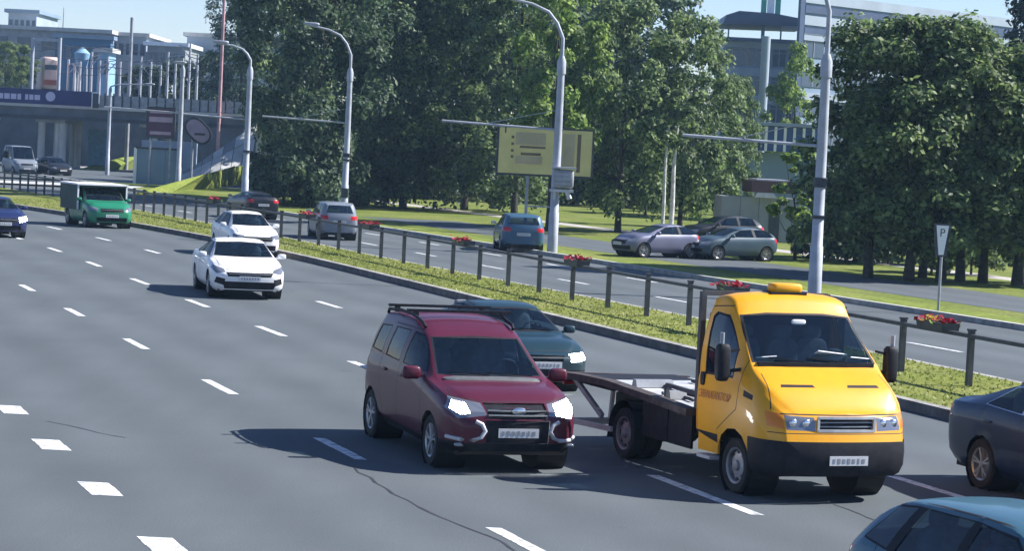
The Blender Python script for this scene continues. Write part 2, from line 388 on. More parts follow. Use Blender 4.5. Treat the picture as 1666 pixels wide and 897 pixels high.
# flower boxes hanging on the rail
def fence_y(px):
    lo, hi = 20.0, 170.0
    for _ in range(50):
        m = (lo + hi) / 2; P = Vector((xF(m), m, 1.0 - CAM_H)); fw = P.y * math.cos(PITCH) - P.z * math.sin(PITCH); up = P.y * math.sin(PITCH) + P.z * math.cos(PITCH)
        x = CX + F_PX * (_c * P.x / fw + _s * up / fw)
        if x > px: lo = m
        else: hi = m
    return lo
def flower_box(px, label, n=70, yellow=False):
    y = fence_y(px); a = math.atan2(1, (xF(y + .5) - xF(y - .5)))
    r = empty('flower_box', (xF(y), y, 0.13 + FH - 0.07), a, label, 'flower box', 'flower boxes hanging on the median railing')
    mb = MB(); mb.box((0, 0, 0.06), (0.95, 0.34, 0.16), taper=(1.06, 1.1)); mb.build('planter', M['fence'], r)
    for (nm, mt, k, sx) in (('red_flowers', M['flower'], n, 1.0), ('leaves', M['leafB'], n // 2, 1.05)) + ((('yellow_flowers', M['flowery'], 30, 0.6),) if yellow else ()):
        mb = MB()
        for i in range(k):
            q = Vector((rg.uniform(-.48, .48) * sx + (0.25 if nm[0] == 'y' else 0), rg.gauss(0, .13), 0.14 + abs(rg.gauss(0, .045)) - (0.06 if nm == 'leaves' else 0))); e = rg.uniform(.04, .075)
            t1 = Vector((rg.uniform(-1, 1), rg.uniform(-1, 1), rg.uniform(-.4, .4))).normalized(); t2 = t1.cross(Vector((rg.uniform(-1, 1), rg.uniform(-1, 1), 1.2))).normalized()
            mb.face([q - e * t1, q - e * t2, q + e * t1, q + e * t2])
        tag(mb.build(nm, mt, r), kind='stuff')
for px, lb, yl in ((348, 'red flower box hanging on the railing, farthest one, beyond the second white car', False), (500, 'red flower box on the railing in front of the white minibus, to its left', False),
                   (602, 'red flower box on the railing just right of the white minibus', False), (755, 'red flower box on the railing beside the dark and light blue van', False),
                   (938, 'dark red flower box on the railing just right of the cabinet lamp post', False), (1192, 'red flower box on the railing directly behind the yellow cab roof', False),
                   (1525, 'red and yellow flower box on the railing under the white tapered sign', True)):
    flower_box(px, lb, yellow=yl)

# ------------------------------------------------------------------ vehicles
from mathutils.bvhtree import BVHTree
def pchip(pts):
    pts = sorted(pts); xs = [p[0] for p in pts]; ys_ = [p[1] for p in pts]; n = len(xs)
    if n == 1: return lambda x: ys_[0]
    h = [xs[i + 1] - xs[i] for i in range(n - 1)]; d = [(ys_[i + 1] - ys_[i]) / h[i] for i in range(n - 1)]
    m = [d[0]] + [0 if d[i - 1] * d[i] <= 0 else 2 * d[i - 1] * d[i] / (d[i - 1] + d[i]) for i in range(1, n - 1)] + [d[-1]]
    def f(x):
        if x <= xs[0]: return ys_[0]
        if x >= xs[-1]: return ys_[-1]
        i = max(k for k in range(n - 1) if xs[k] <= x); t = (x - xs[i]) / h[i]; a, b = ys_[i], ys_[i + 1]
        return (2 * t**3 - 3 * t**2 + 1) * a + (t**3 - 2 * t**2 + t) * h[i] * m[i] + (-2 * t**3 + 3 * t**2) * b + (t**3 - t**2) * h[i] * m[i + 1]
    return f
def blob(mb, c, d, e=0.45, nu=8, nv=14, m=0, rz=0.0):
    n0 = len(mb.v); sg = lambda v: math.copysign(abs(v) ** e, v); cr, sr = math.cos(rz), math.sin(rz)
    for i in range(nu + 1):
        a = -math.pi / 2 + math.pi * i / nu
        for j in range(nv):
            b = 2 * math.pi * j / nv
            x, y, z = d[0] / 2 * sg(math.cos(a)) * sg(math.cos(b)), d[1] / 2 * sg(math.cos(a)) * sg(math.sin(b)), d[2] / 2 * sg(math.sin(a))
            mb.v.append((c[0] + cr * x - sr * y, c[1] + sr * x + cr * y, c[2] + z))
    for i in range(nu):
        for j in range(nv):
            k = (j + 1) % nv; mb.f.append((n0 + i * nv + j, n0 + i * nv + k, n0 + (i + 1) * nv + k, n0 + (i + 1) * nv + j)); mb.m.append(m)
    return mb
def inside(p, poly):
    c = False; n = len(poly)
    for i in range(n):
        a, b = poly[i], poly[(i + 1) % n]
        if (a[1] > p[1]) != (b[1] > p[1]) and p[0] < (b[0] - a[0]) * (p[1] - a[1]) / (b[1] - a[1]) + a[0]: c = not c
    return c
def shrink(poly, d):
    cx = sum(p[0] for p in poly) / len(poly); cy = sum(p[1] for p in poly) / len(poly); out = []
    for p in poly:
        v = Vector((cx - p[0], cy - p[1])); L = v.length; out.append((p[0] + v.x / L * d * 1.3, p[1] + v.y / L * d * 1.3))
    return out
def mirror(poly): return [(-p[0], p[1]) for p in reversed(poly)]
_text_cache = {}
def text_part(txt, size, mat, parent, name, loc, xdir, ydir, depth=0.004):
    cu = bpy.data.curves.new('lettering', 'FONT'); cu.body = txt; cu.size = size; cu.align_x = 'CENTER'; cu.align_y = 'CENTER'; cu.extrude = depth / 2
    tmp = bpy.data.objects.new('lettering', cu); C.objects.link(tmp)
    me = bpy.data.meshes.new_from_object(tmp.evaluated_get(bpy.context.evaluated_depsgraph_get()))
    bpy.data.objects.remove(tmp); bpy.data.curves.remove(cu)
    me.materials.clear(); me.materials.append(mat)
    o = bpy.data.objects.new(name, me); C.objects.link(o); o.parent = parent
    x = Vector(xdir).normalized(); y = Vector(ydir); y = (y - x * y.dot(x)).normalized(); z = x.cross(y)
    o.matrix_local = Matrix(((x.x, y.x, z.x, loc[0]), (x.y, y.y, z.y, loc[1]), (x.z, y.z, z.z, loc[2]), (0, 0, 0, 1)))
    return o
_wheels = {}
def wheel(parent, x, y, r, wd, style, side, steer=0.0):
    key = (r, wd, style)
    if key not in _wheels:
        t = MB(); hw = wd / 2
        t.lathe_y([(-hw * .8, r * .62), (-hw, r * .75), (-hw, r * .93), (-hw * .75, r), (-hw * .25, r), (-hw * .2, r * .975), (hw * .2, r * .975), (hw * .25, r), (hw * .75, r), (hw, r * .93), (hw, r * .75), (hw * .8, r * .62)], seg=30)
        g = MB(); k = r * .66
        g.lathe_y([(hw * .82, k * 1.02), (hw * .95, k), (hw * .8, k * .9), (-hw * .2, k * .86), (-hw * .2, 0.0)], seg=30)
        if style == 'steel':
            g.lathe_y([(hw * .45, k * .8), (hw * .62, k * .55), (hw * .62, k * .3), (hw * .9, k * .26), (hw * .95, 0.0)], seg=24)
            for q in range(8):
                a = q * math.pi / 4; g.box((k * .67 * math.cos(a), hw * .5, k * .67 * math.sin(a)), (.05, .01, .05), 1)
        else:
            for q in range(5):
                a = q * 2 * math.pi / 5 + .3
                for dlt in ((-.17, .17) if style == 'twin' else (0,)):
                    p0 = Vector((k * .12 * math.cos(a), hw * .72, k * .12 * math.sin(a))); p1 = Vector((k * .96 * math.cos(a + dlt), hw * .85, k * .96 * math.sin(a + dlt)))
                    g.bar(p0, p1, k * (.13 if style == 'twin' else .24), k * .12)
            g.lathe_y([(hw * .5, k * .26), (hw * .9, k * .2), (hw * .92, 0.0)], seg=16)
        _wheels[key] = (t.mesh('tyre', M['tyre'], 40), g.mesh('rim', [M['steelrim' if style == 'steel' else 'rim'], M['dark']], 35))
    wroot = bpy.data.objects.new('wheel', None); C.objects.link(wroot); wroot.parent = parent; wroot.location = (x, y, r)
    wroot.rotation_euler = (0, 0, (0 if side > 0 else math.pi) + steer); wroot.empty_display_size = 0.2
    for nm, me in zip(('tyre', 'rim'), _wheels[key]):
        o = bpy.data.objects.new(nm, me); C.objects.link(o); o.parent = wroot
    return wroot

class Shell:
    """lofted car body; outlines are cut into it in side / front view, then parts are separated"""
    def __init__(s, sp):
        s.sp = sp; cv = {k: pchip(v) for k, v in sp['curves'].items()}; xr, xf = sp['x']
        xs = set(); n = sp.get('n', 46)
        for i in range(n + 1): xs.add(round(xr + (xf - xr) * i / n, 4))
        for e in (.02, .05, .09, .15): xs.add(round(xf - e, 4)); xs.add(round(xr + e, 4))
        xs = sorted(xs)
        sm = lambda t: (lambda q: q * q * (3 - 2 * q))(max(0, min(1, t)))
        nose, tail = pchip(sp['nose']), pchip(sp['tail']); fr, rr = sp.get('round', (.2, .14)); Lf, Lr = sp.get('roundlen', (.5, .3))
        def plan(x):
            a = max(0, min(1, (x - (xf - Lf)) / Lf)); b = max(0, min(1, ((xr + Lr) - x) / Lr)); return 1 - fr * a ** 2.6 - rr * b ** 2.6
        def sec(x):
            zb, zl, zt0, cr = cv['zb'](x), cv['zl'](x), cv['zt'](x), cv['cr'](x); p = plan(x)
            ws, wm, wb, wt = (cv[k](x) * p for k in ('ws', 'wm', 'wb', 'wt'))
            zt = max(zt0 - cr, zl + .006); h = zl - zb; bul = .05 * (zt - zl)
            P = [(ws * .92, zb), (ws, zb + .04), (lerp(ws, wm, .75), zb + .18 * h), (wm * .995, zb + .38 * h), (wm, zb + .58 * h), (wm * .993, zb + .78 * h), (lerp(wm, wb, .45), zb + .92 * h), (wb, zl)]
            for t in (.08, .3, .55, .8): P.append((lerp(wb, wt, t) + bul * 4 * t * (1 - t), lerp(zl, zt, t)))
            P += [(lerp(wb, wt, .95) , lerp(zl, zt, .95)), (wt * .985, lerp(zt, zt0, .18)), (wt * .92, lerp(zt, zt0, .42)), (wt * .75, lerp(zt, zt0, .7)), (wt * .5, lerp(zt, zt0, .87)), (wt * .25, lerp(zt, zt0, .97)), (0.0, zt0)]
            return P
        def warp(x, z): return x + nose(z) * sm((x - (xf - .45)) / .45) + tail(z) * sm(((xr + .45) - x) / .45)
        bm = bmesh.new(); rows = []
        for x in xs:
            P = sec(x); row = [bm.verts.new((warp(x, z), -y, z)) for y, z in P] + [bm.verts.new((warp(x, z), y, z)) for y, z in reversed(P[:-1])]
            rows.append(row)
        for a, b in zip(rows, rows[1:]):
            for k in range(len(a) - 1): bm.faces.new((a[k], a[k + 1], b[k + 1], b[k]))
        cols = (1, .75, .5, .25, 0, -.25, -.5, -.75, -1)
        for x, bow in ((xf, sp.get('bow', (.07, .05))[0]), (xr, -sp.get('bow', (.07, .05))[1])):
            P = sec(x); g = [[bm.verts.new((warp(x, z) + bow * (1 - abs(c) ** 2.2), -y * c, z)) for c in cols] for y, z in P]
            for a, b in zip(g, g[1:]):
                for k in range(len(cols) - 1): bm.faces.new((a[k], a[k + 1], b[k + 1], b[k]))
        bmesh.ops.remove_doubles(bm, verts=bm.verts, dist=2e-4)
        bmesh.ops.dissolve_degenerate(bm, edges=bm.edges, dist=1e-4)
        bmesh.ops.recalc_face_normals(bm, faces=bm.faces); bm.normal_update()
        if sum(f.normal.z * f.calc_area() for f in bm.faces) < 0: bmesh.ops.reverse_faces(bm, faces=bm.faces); bm.normal_update()
        s.bm = bm; s.L = bm.faces.layers.int.new('pid'); s.names = ['body']; s.bvh = BVHTree.FromBMesh(bm); s.defs = {}
    def fx(s, y, z, back=False):
        h = s.bvh.ray_cast(Vector((-9 if back else 9, y, z)), Vector((1 if back else -1, 0, 0)))[0]; return h.x if h else 0
    def sy(s, x, z, side):
        h = s.bvh.ray_cast(Vector((x, 9 * side, z)), Vector((0, -side, 0)))[0]; return h.y if h else 0
    def tz(s, x, y):
        h = s.bvh.ray_cast(Vector((x, y, 9)), Vector((0, 0, -1)))[0]; return h.z if h else 0
    def cut(s, part, view, poly, flt=None, nmin=0.3):
        bm = s.bm
        if part not in s.names: s.names.append(part)
        pid = s.names.index(part)
        if view == 'side': i0, i1, tst = 0, 2, (lambda f: abs(f.normal.y) > nmin)
        elif view == 'front': i0, i1, tst = 1, 2, (lambda f: f.normal.x > nmin)
        elif view == 'rear': i0, i1, tst = 1, 2, (lambda f: f.normal.x < -nmin)
        else: i0, i1, tst = 0, 1, (lambda f: f.normal.z > nmin)
        a0, a1 = min(p[0] for p in poly), max(p[0] for p in poly); b0, b1 = min(p[1] for p in poly), max(p[1] for p in poly)
        def near():
            out = []
            for f in bm.faces:
                if not tst(f): continue
                if flt and not flt(f.calc_center_median()): continue
                c0 = [v.co[i0] for v in f.verts]; c1 = [v.co[i1] for v in f.verts]
                if max(c0) < a0 or min(c0) > a1 or max(c1) < b0 or min(c1) > b1: continue
                out.append(f)
            return out
        for p, q in zip(poly, poly[1:] + poly[:1]):
            fs = near(); es = {e for f in fs for e in f.edges}; vs = {v for f in fs for v in f.verts}
            co = Vector((0, 0, 0)); no = Vector((0, 0, 0)); co[i0], co[i1] = p; no[i0], no[i1] = -(q[1] - p[1]), q[0] - p[0]
            if no.length < 1e-6: continue
            bmesh.ops.bisect_plane(bm, geom=list(fs) + list(es) + list(vs), dist=1e-5, plane_co=co, plane_no=no)
            bm.normal_update()
        for f in near():
            c = f.calc_center_median()
            if inside((c[i0], c[i1]), poly): f[s.L] = pid
        return s
    def separate(s, parent, mats, body_mats, shift={}, order=None):
        """one object per part and side; 'body' keeps seams as a second material; returns {part: [objects]}"""
        bm = s.bm; groups = {}; out = {}
        bm.normal_update()
        vn = {v.index: v.normal.copy() for v in bm.verts}; bm.verts.index_update()
        vn = {v: v.normal.copy() for v in bm.verts}
        for f in bm.faces:
            nm = s.names[f[s.L]]
            if nm == 'hole': continue
            base = nm.split(':')[0]
            if base in ('seam', 'trim'): groups.setdefault(('body', 0), []).append((f, 1 if base == 'seam' else 2)); continue
            c = f.calc_center_median(); sd = 0
            if nm.endswith(':lr'): sd = 1 if c.y > 0 else -1
            groups.setdefault((nm, sd), []).append((f, 0))
        for (nm, sd), fs in groups.items():
            base = nm.split(':')[0]; mb = MB(); idx = {}; d = shift.get(base, 0.0); nrm = []
            for f, mi in fs:
                ids = []
                for v in f.verts:
                    if v not in idx: idx[v] = len(mb.v); mb.v.append(tuple(v.co + vn[v] * d)); nrm.append(vn[v])
                    ids.append(idx[v])
                mb.f.append(tuple(ids)); mb.m.append(mi)
            me = bpy.data.meshes.new(base); me.from_pydata(mb.v, [], mb.f)
            ml = body_mats if nm == 'body' else [mats[base]]
            for m_ in ml: me.materials.append(m_)
            if len(ml) > 1: me.polygons.foreach_set('material_index', mb.m)
            me.polygons.foreach_set('use_smooth', [True] * len(me.polygons))
            me.normals_split_custom_set_from_vertices([tuple(n) for n in nrm])
            o = bpy.data.objects.new(base, me); C.objects.link(o); o.parent = parent; out.setdefault(nm, []).append((sd, o))
        bm.free(); return out
def lerp(a, b, t): return a + (b - a) * t
def arc(x, r, zc, n=14): return [(x + r * math.cos(math.pi * 2 * i / n + .1), zc + r * math.sin(math.pi * 2 * i / n + .1)) for i in range(n)]
def rrect(y0, y1, z0, z1): return [(y0, z0), (y1, z0), (y1, z1), (y0, z1)]

def finish_car(root, sh, sp, wheels=True, interior=True):
    """wheels, wheel wells, underside, seats"""
    xr, xf = sp['x']; r = sp['wr']; wd = sp.get('wwid', .2)
    zb = sp['zb']; W = sp['W']
    for i, x in enumerate(sp['axles']):
        for sd in (-1, 1):
            wheel(root, x, sd * sp['track'], r, wd, sp.get('rim', 'five'), sd, sp.get('steer', 0) if i == 0 else 0)
            mb = MB(); mb.lathe_y([(sd * (W - .42), 0.0), (sd * (W - .42), r * 1.17), (sd * (W - .03), r * 1.17)], (x, 0, r), seg=20); mb.build('wheel_well', M['dark'], root)
    mb = MB(); mb.box(((xr + xf) / 2, 0, zb + .03), (xf - xr - .35, W * 1.62, .06)); mb.build('underbody', M['dark'], root)
    if interior:
        x0 = sp['cowl']; zl = sp['belt']
        mb = MB(); blob(mb, (x0 - .12, 0, zl - .12), (.55, W * 1.6, .26), .4); mb.build('dashboard', M['dash'], root, 50)
        for xs_, nm in ((x0 - 1.05, 'front_seat'), (x0 - 1.95, 'rear_seat')):
            if xs_ < xr + .5: continue
            for sd in (-1, 1):
                mb = MB(); blob(mb, (xs_, sd * W * .42, zl - .35), (.5, .5, .2), .5); blob(mb, (xs_ - .27, sd * W * .42, zl - .02), (.16, .48, .6), .5); blob(mb, (xs_ - .3, sd * W * .42, zl + .33), (.1, .26, .16), .6)
                mb.build(nm, M['seat'], root, 50)
        mb = MB(); mb.tube([Vector((x0 - .52 + .06 * math.sin(a * .4488), W * .4 + .18 * math.cos(a * .4488), zl + .02 + .17 * math.sin(a * .4488))) for a in range(15)], .015, 6); mb.build('steering_wheel', M['dash'], root, 60)
        mb = MB(); mb.box(((x0 - 2) / 1.6, 0, zb + .16), (2.6, W * 1.5, .05)); mb.build('cabin_floor', M['dark'], root)
def mirror_part(root, x, y, z, d, mat, sh):
    for sd in (-1, 1):
        mb = MB(); blob(mb, (x, sd * y, z), d, .5); mb.bar((x + .03, sd * (y - d[1] * 1.7), z - .07), (x, sd * y, z - .03), .05, .04)
        o = mb.build('wing_mirror', mat, root, 60)
        g = MB(); g.box((x - d[0] * .47, sd * y, z), (.012, d[1] * .78, d[2] * .72)); g.build('mirror_glass', M['chrome'], o)
def plate_part(root, x, z, lean=0.0, back=False, txt='1234'):
    sg = -1 if back else 1
    mb = MB(); mb.box((x + .012 * sg, 0, z), (.012, .52, .112)); o = mb.build('number_plate', M['plate'], root)
    for i, wv in enumerate((.04, .05, .05, .05, .05, .03, .05)):
        mb = MB(); mb.box((x + .0195 * sg, -.2 + i * .066, z), (.004, wv * .75, .05 + .01 * (i % 2))); mb.build('plate_mark', M['ink'], o)

# --- the maroon van
def spec_largus():
    c = {'zb': [(-3.4, .34), (-2.8, .24), (0, .22), (.6, .24), (.85, .30)],
         'zl': [(-3.4, 1.10), (-2.6, 1.15), (-1.2, 1.13), (-.35, 1.06), (.1, .99), (.5, .90), (.85, .78)],
         'zt': [(-3.4, 1.60), (-3.3, 1.68), (-3.0, 1.735), (-2.2, 1.765), (-1.6, 1.73), (-1.12, 1.60), (-.98, 1.525), (-.3, 1.115), (-.2, 1.075), (.2, 1.035), (.55, .955), (.85, .83)],
         'cr': [(-3.4, .06), (-1.2, .065), (-.9, .05), (-.2, .035), (.85, .03)],
         'ws': [(-3.4, .74), (0, .80), (.85, .78)], 'wm': [(-3.4, .84), (-2.8, .875), (0, .885), (.5, .87), (.85, .85)],
         'wb': [(-3.4, .80), (-1, .84), (-.3, .82), (.3, .80), (.85, .74)], 'wt': [(-3.4, .62), (-2, .64), (-1.1, .645), (-.3, .735), (.3, .68), (.85, .56)]}
    return dict(curves=c, x=(-3.4, .85), nose=[(.2, -.05), (.45, 0), (.6, 0), (.8, -.05), (.95, -.12)], tail=[(.3, 0), (.7, -.03), (1.1, -.01), (1.4, .05), (1.75, .16)],
                wr=.325, wwid=.195, axles=(0, -2.86), track=.76, W=.885, zb=.23, cowl=-.28, belt=1.1, round=(.22, .10), rim='twin', n=52)
M['boxgrey'] = matte('cargo_box_side', (0.035, 0.060, 0.050), .7, .2, 1.5)
def build_minivan():
    sp = spec_largus(); sh = Shell(sp)
    root = empty('minivan', (-.116, 30.89, 0), -1.248, 'maroon estate van with roof bars and lit headlights, overtaking the yellow tow truck', 'car')
    for x in sp['axles']: sh.cut('hole', 'side', arc(x, .375, .325), nmin=.15)
    # doors
    fd = [(-.42, .36), (-.42, .95), (-.36, 1.09), (-.98, 1.60), (-1.5, 1.62), (-1.55, .34)]
    rd = [(-1.58, .34), (-1.53, 1.62), (-2.32, 1.62), (-2.5, 1.1), (-2.38, .62), (-2.22, .34)]
    for p in (fd, rd): sh.cut('seam', 'side', p)
    sh.cut('door_f:lr', 'side', shrink(fd, .011)); sh.cut('door_r:lr', 'side', shrink(rd, .011))
    wf = [(-.50, 1.13), (-1.02, 1.545), (-1.46, 1.575), (-1.47, 1.15)]; wr_ = [(-1.62, 1.155), (-1.58, 1.575), (-2.25, 1.575), (-2.36, 1.17)]; wq = [(-2.56, 1.18), (-2.45, 1.565), (-3.02, 1.54), (-3.14, 1.2)]
    for p in (wf, wr_, wq): sh.cut('trim', 'side', [(q[0] + (.02 if q[0] > -1.9 and p is wf else 0), q[1]) for q in p])
    for p, nm in ((wf, 'side_window:lr'), (wr_, 'rear_side_window:lr'), (wq, 'quarter_window:lr')): sh.cut(nm, 'side', shrink(p, .02))
    ws = [(-.70, 1.115), (-.60, 1.535), (0, 1.56), (.60, 1.535), (.70, 1.115), (0, 1.095)]
    fl = lambda c: -1.4 < c.x < -.1
    sh.cut('trim', 'front', ws, fl, .12); sh.cut('windscreen', 'front', shrink(ws, .022), fl, .12)
    sh.cut('rear_window', 'rear', [(-.58, 1.18), (-.5, 1.55), (.5, 1.55), (.58, 1.18)], lambda c: c.x < -3)
    # front
    ff = lambda c: c.x > .2
    hl = [(.40, .74), (.43, .87), (.78, .93), (.84, .80), (.74, .69)]; hi_ = [(.60, .755), (.61, .865), (.76, .89), (.80, .80), (.71, .74)]
    for p in (hl, mirror(hl)): sh.cut('headlight:lr', 'front', p, ff, .08)
    for p in ([(.50, .745), (.52, .865), (.77, .92), (.832, .80), (.74, .70)], mirror(hi_)): sh.cut('lit_lamp:lr', 'front', p, ff, .08)
    gr = [(-.38, .70), (-.40, .875), (.40, .875), (.38, .70)]
    sh.cut('grille', 'front', gr, ff, .1)
    lo = [(-.40, .36), (-.42, .68), (.42, .68), (.40, .36)]
    sh.cut('lower_grille', 'front', lo, ff, .1)
    sh.cut('trim', 'front', rrect(-.95, .95, .2, .40), ff, .05); sh.cut('trim', 'side', rrect(-3.5, 1, .1, .335), None, .2)
    for q in ([(.70, 1.06), (.711, 1.06), (.755, .925), (.744, .925)], [(.43, .885), (.43, .893), (.76, .938), (.76, .930)]):
        for p in (q, mirror(q)): sh.cut('seam', 'front', p, ff, .02)
    sh.cut('seam', 'front', [(-.43, .885), (-.43, .892), (.43, .892), (.43, .885)], ff, .02)
    plate_x = sh.fx(0, .53); gx = sh.fx(0, .79); fogx = [(p[0], sh.fx(p[0], p[1]), p[1]) for p in ((.83, .45), (.70, .435), (.55, .435), (.47, .47), (.42, .55), (.46, .63), (.54, .665))]
    bars = [[(y, sh.fx(y, z), z) for y in (-.38, -.2, 0, .2, .38)] for z in (.745, .80)]
    hand = [(x, sh.sy(x, 1.0, s_), s_) for x in (-1.38, -2.2) for s_ in (-1, 1)]
    rails = [(x, sh.tz(x, s_ * .60), s_) for s_ in (-1, 1) for x in (-1.35, -1.8, -2.4, -3.0)]
    cowl_pts = [(y, sh.tz(-.2, y)) for y in (-.66, -.3, 0, .3, .66)]
    seamh = [(x, sh.tz(x, .62 if x < .3 else .58), sd) for x in (-.2, .1, .4, .65) for sd in (-1, 1)]
    mats = dict(door_f=PAINT['maroon'], door_r=PAINT['maroon'], side_window=M['glass'], rear_side_window=M['glassdark'], quarter_window=M['glassdark'], windscreen=M['glass'], rear_window=M['glassdark'],
                headlight=M['lamp'], lit_lamp=M['lamplit'], grille=M['plastic'], lower_grille=M['plastic'])
    out = sh.separate(root, mats, [PAINT['maroon'], M['dark'], M['plastic']], {'side_window': -.006, 'windscreen': -.004, 'rear_side_window': -.006, 'quarter_window': -.006, 'grille': -.02, 'lower_grille': -.02})
    for nm in ('door_f:lr', 'door_r:lr'):
        for sd, o in out[nm]:
            o.name = 'front_door' if nm[5] == 'f' else 'rear_door'
            for x, y, s_ in hand:
                if s_ == sd and ((x > -1.5) == (nm[5] == 'f')):
                    mb = MB(); blob(mb, (x, y + .012 * sd, 1.0), (.2, .035, .04), .5); mb.build('door_handle', PAINT['maroon'], o, 60)
    finish_car(root, sh, sp)
    mirror_part(root, -.52, .985, 1.12, (.13, .24, .17), PAINT['maroon'], sh)
    plate_part(root, plate_x, .53)
    for z, row in zip((.745, .80), bars):
        mb = MB()
        for a, b in zip(row, row[1:]): mb.bar((a[1] + .004, a[0], a[2]), (b[1] + .004, b[0], b[2]), .025, .018)
        mb.build('grille_bar', M['chrome'], root)
    mb = MB(); mb.lathe_y([(0, .05), (.012, .062), (.02, .05), (.022, 0)], seg=20)
    mb.v = [(gx + .03 + v[1], v[0] * 1.5, .80 + v[2] * .75) for v in mb.v]; mb.build('emblem', M['chrome'], root, 40)
    for sd in (-1, 1):
        mb = MB(); P = [Vector((p[1] + .008, p[0] * sd, p[2])) for p in fogx]
        mb.tube(P, .027, 8); mb.build('fog_lamp_trim', M['galv'], root, 60)
        mb = MB(); blob(mb, (fogx[1][1] - .02, sd * .70, .37), (.05, .16, .05), .6); mb.build('fog_lamp', M['lamp'], root, 60)
        R_ = [r_ for r_ in rails if r_[2] == sd]
        mb = MB(); mb.tube([(R_[0][0] + .08, sd * .60, R_[0][1] + .0)] + [(x, sd * .61, z + .055) for x, z, _ in R_] + [(R_[-1][0] - .08, sd * .60, R_[-1][1])], .022, 8); mb.build('roof_rail', M['plastic'], root, 60)
        Sp = [q for q in seamh if q[2] == sd]
    zt = max(r_[1] for r_ in rails)
    for x in (-1.75, -2.65):
        mb = MB(); mb.bar((x, -.72, zt + .10), (x, .72, zt + .10), .07, .035); 
        for sd in (-1, 1): mb.box((x, sd * .60, zt + .06), (.08, .06, .09))
        mb.build('roof_bar', M['plastic'], root)
    mb = MB()
    for a, b in zip(cowl_pts, cowl_pts[1:]): mb.bar((-.235, a[0], a[1] + .012), (-.235, b[0], b[1] + .012), .07, .012)
    mb.build('cowl', M['plastic'], root)
    for y0, y1 in ((.55, -.05), (-.02, -.55)):
        mb = MB(); mb.bar((-.27, y0, 1.125), (-.33, y1, 1.15), .018, .014); mb.build('wiper', M['plastic'], root)
    return root
build_minivan()

# --- passenger cars: saloons and hatchbacks from one parametric plan
def spec_car(wb=2.7, W=.90, H=1.42, belt=.93, fo=.88, ro=.95, hood=.95, nosez=.72, kind='sedan', wr=.32, rim='five', n=42, cab=0.0, deck=1.03):
    xf, xr = fo, -(wb + ro)
    c0 = -.25 + cab; c1 = c0 - .78; rt = -(wb - .15) if kind == 'sedan' else xr + .42; rb = rt - .72 if kind == 'sedan' else xr + .06
    zt = [(xf, nosez), (xf - .25, nosez + .12), (.3, hood - .02), (c0 + .06, hood + .035), (c0 - .04, hood + .075), (c1, H - .07), (c1 - .18, H - .025), (c1 - .55, H)]
    if kind == 'sedan': zt += [(rt + .3, H - .04), (rt, H - .10), (rb, deck + .02), (rb - .1, deck), (xr + .12, deck - .01), (xr, deck - .07)]
    elif kind == 'van': zt += [(rt, H - .005), (xr + .12, H - .03), (xr, H - .1)]
    else: zt += [(rt + .2, H - .045), (rt - .08, H - .12), (xr + .05, belt + .16), (xr, belt + .05)]
    zl = [(xf, nosez - .04), (xf - .3, nosez + .07), (.1, hood - .045), (c0, belt - .01), (-1.6, belt + .01), (rt, belt + .05), (xr + .1, belt + .04), (xr, belt)]
    cv = {'zb': [(xr, .32), (xr + .5, .2), (0, .19), (xf - .2, .19), (xf, .24)], 'zl': zl, 'zt': zt,
          'cr': [(xr, .03), (rb, .04), (rt, .055), (c1, .05), (c0, .03), (xf, .03)],
          'ws': [(xr, W - .12), (-1, W - .07), (xf, W - .1)], 'wm': [(xr, W - .03), (-wb, W), (0, W), (xf, W - .03)],
          'wb': [(xr, W - .10), (rt, W - .055), (-1, W - .05), (c0, W - .07), (xf, W - .13)],
          'wt': ([(xr, W - .22), (rb, W - .22), (rt, W - .34), (c1 - .5, W - .31), (c1, W - .29), (c0, W - .16), (.3, W - .2), (xf, W - .32)] if kind != 'van' else
                 [(xr, W - .2), (c1 - .5, W - .19), (c1, W - .2), (c0, W - .14), (.3, W - .2), (xf, W - .32)])}
    tl = [(.3, 0), (belt - .15, -.02), (belt + .05, 0), (H, .05)] if kind == 'sedan' else [(.3, 0), (belt - .1, -.02), (belt + .1, .02), (H - .1, .14)]
    return dict(curves=cv, x=(xr, xf), nose=[(.2, -.06), (.45, 0), (.6, 0), (nosez, -.06), (nosez + .15, -.14)], tail=tl, wr=wr, wwid=.2, axles=(0, -wb), track=W - .115, W=W, zb=.2,
                cowl=c0, belt=belt, round=(.26, .16), rim=rim, n=n, kind=kind, H=H, c0=c0, c1=c1, rt=rt, rb=rb, wb=wb, hood=hood, nosez=nosez)
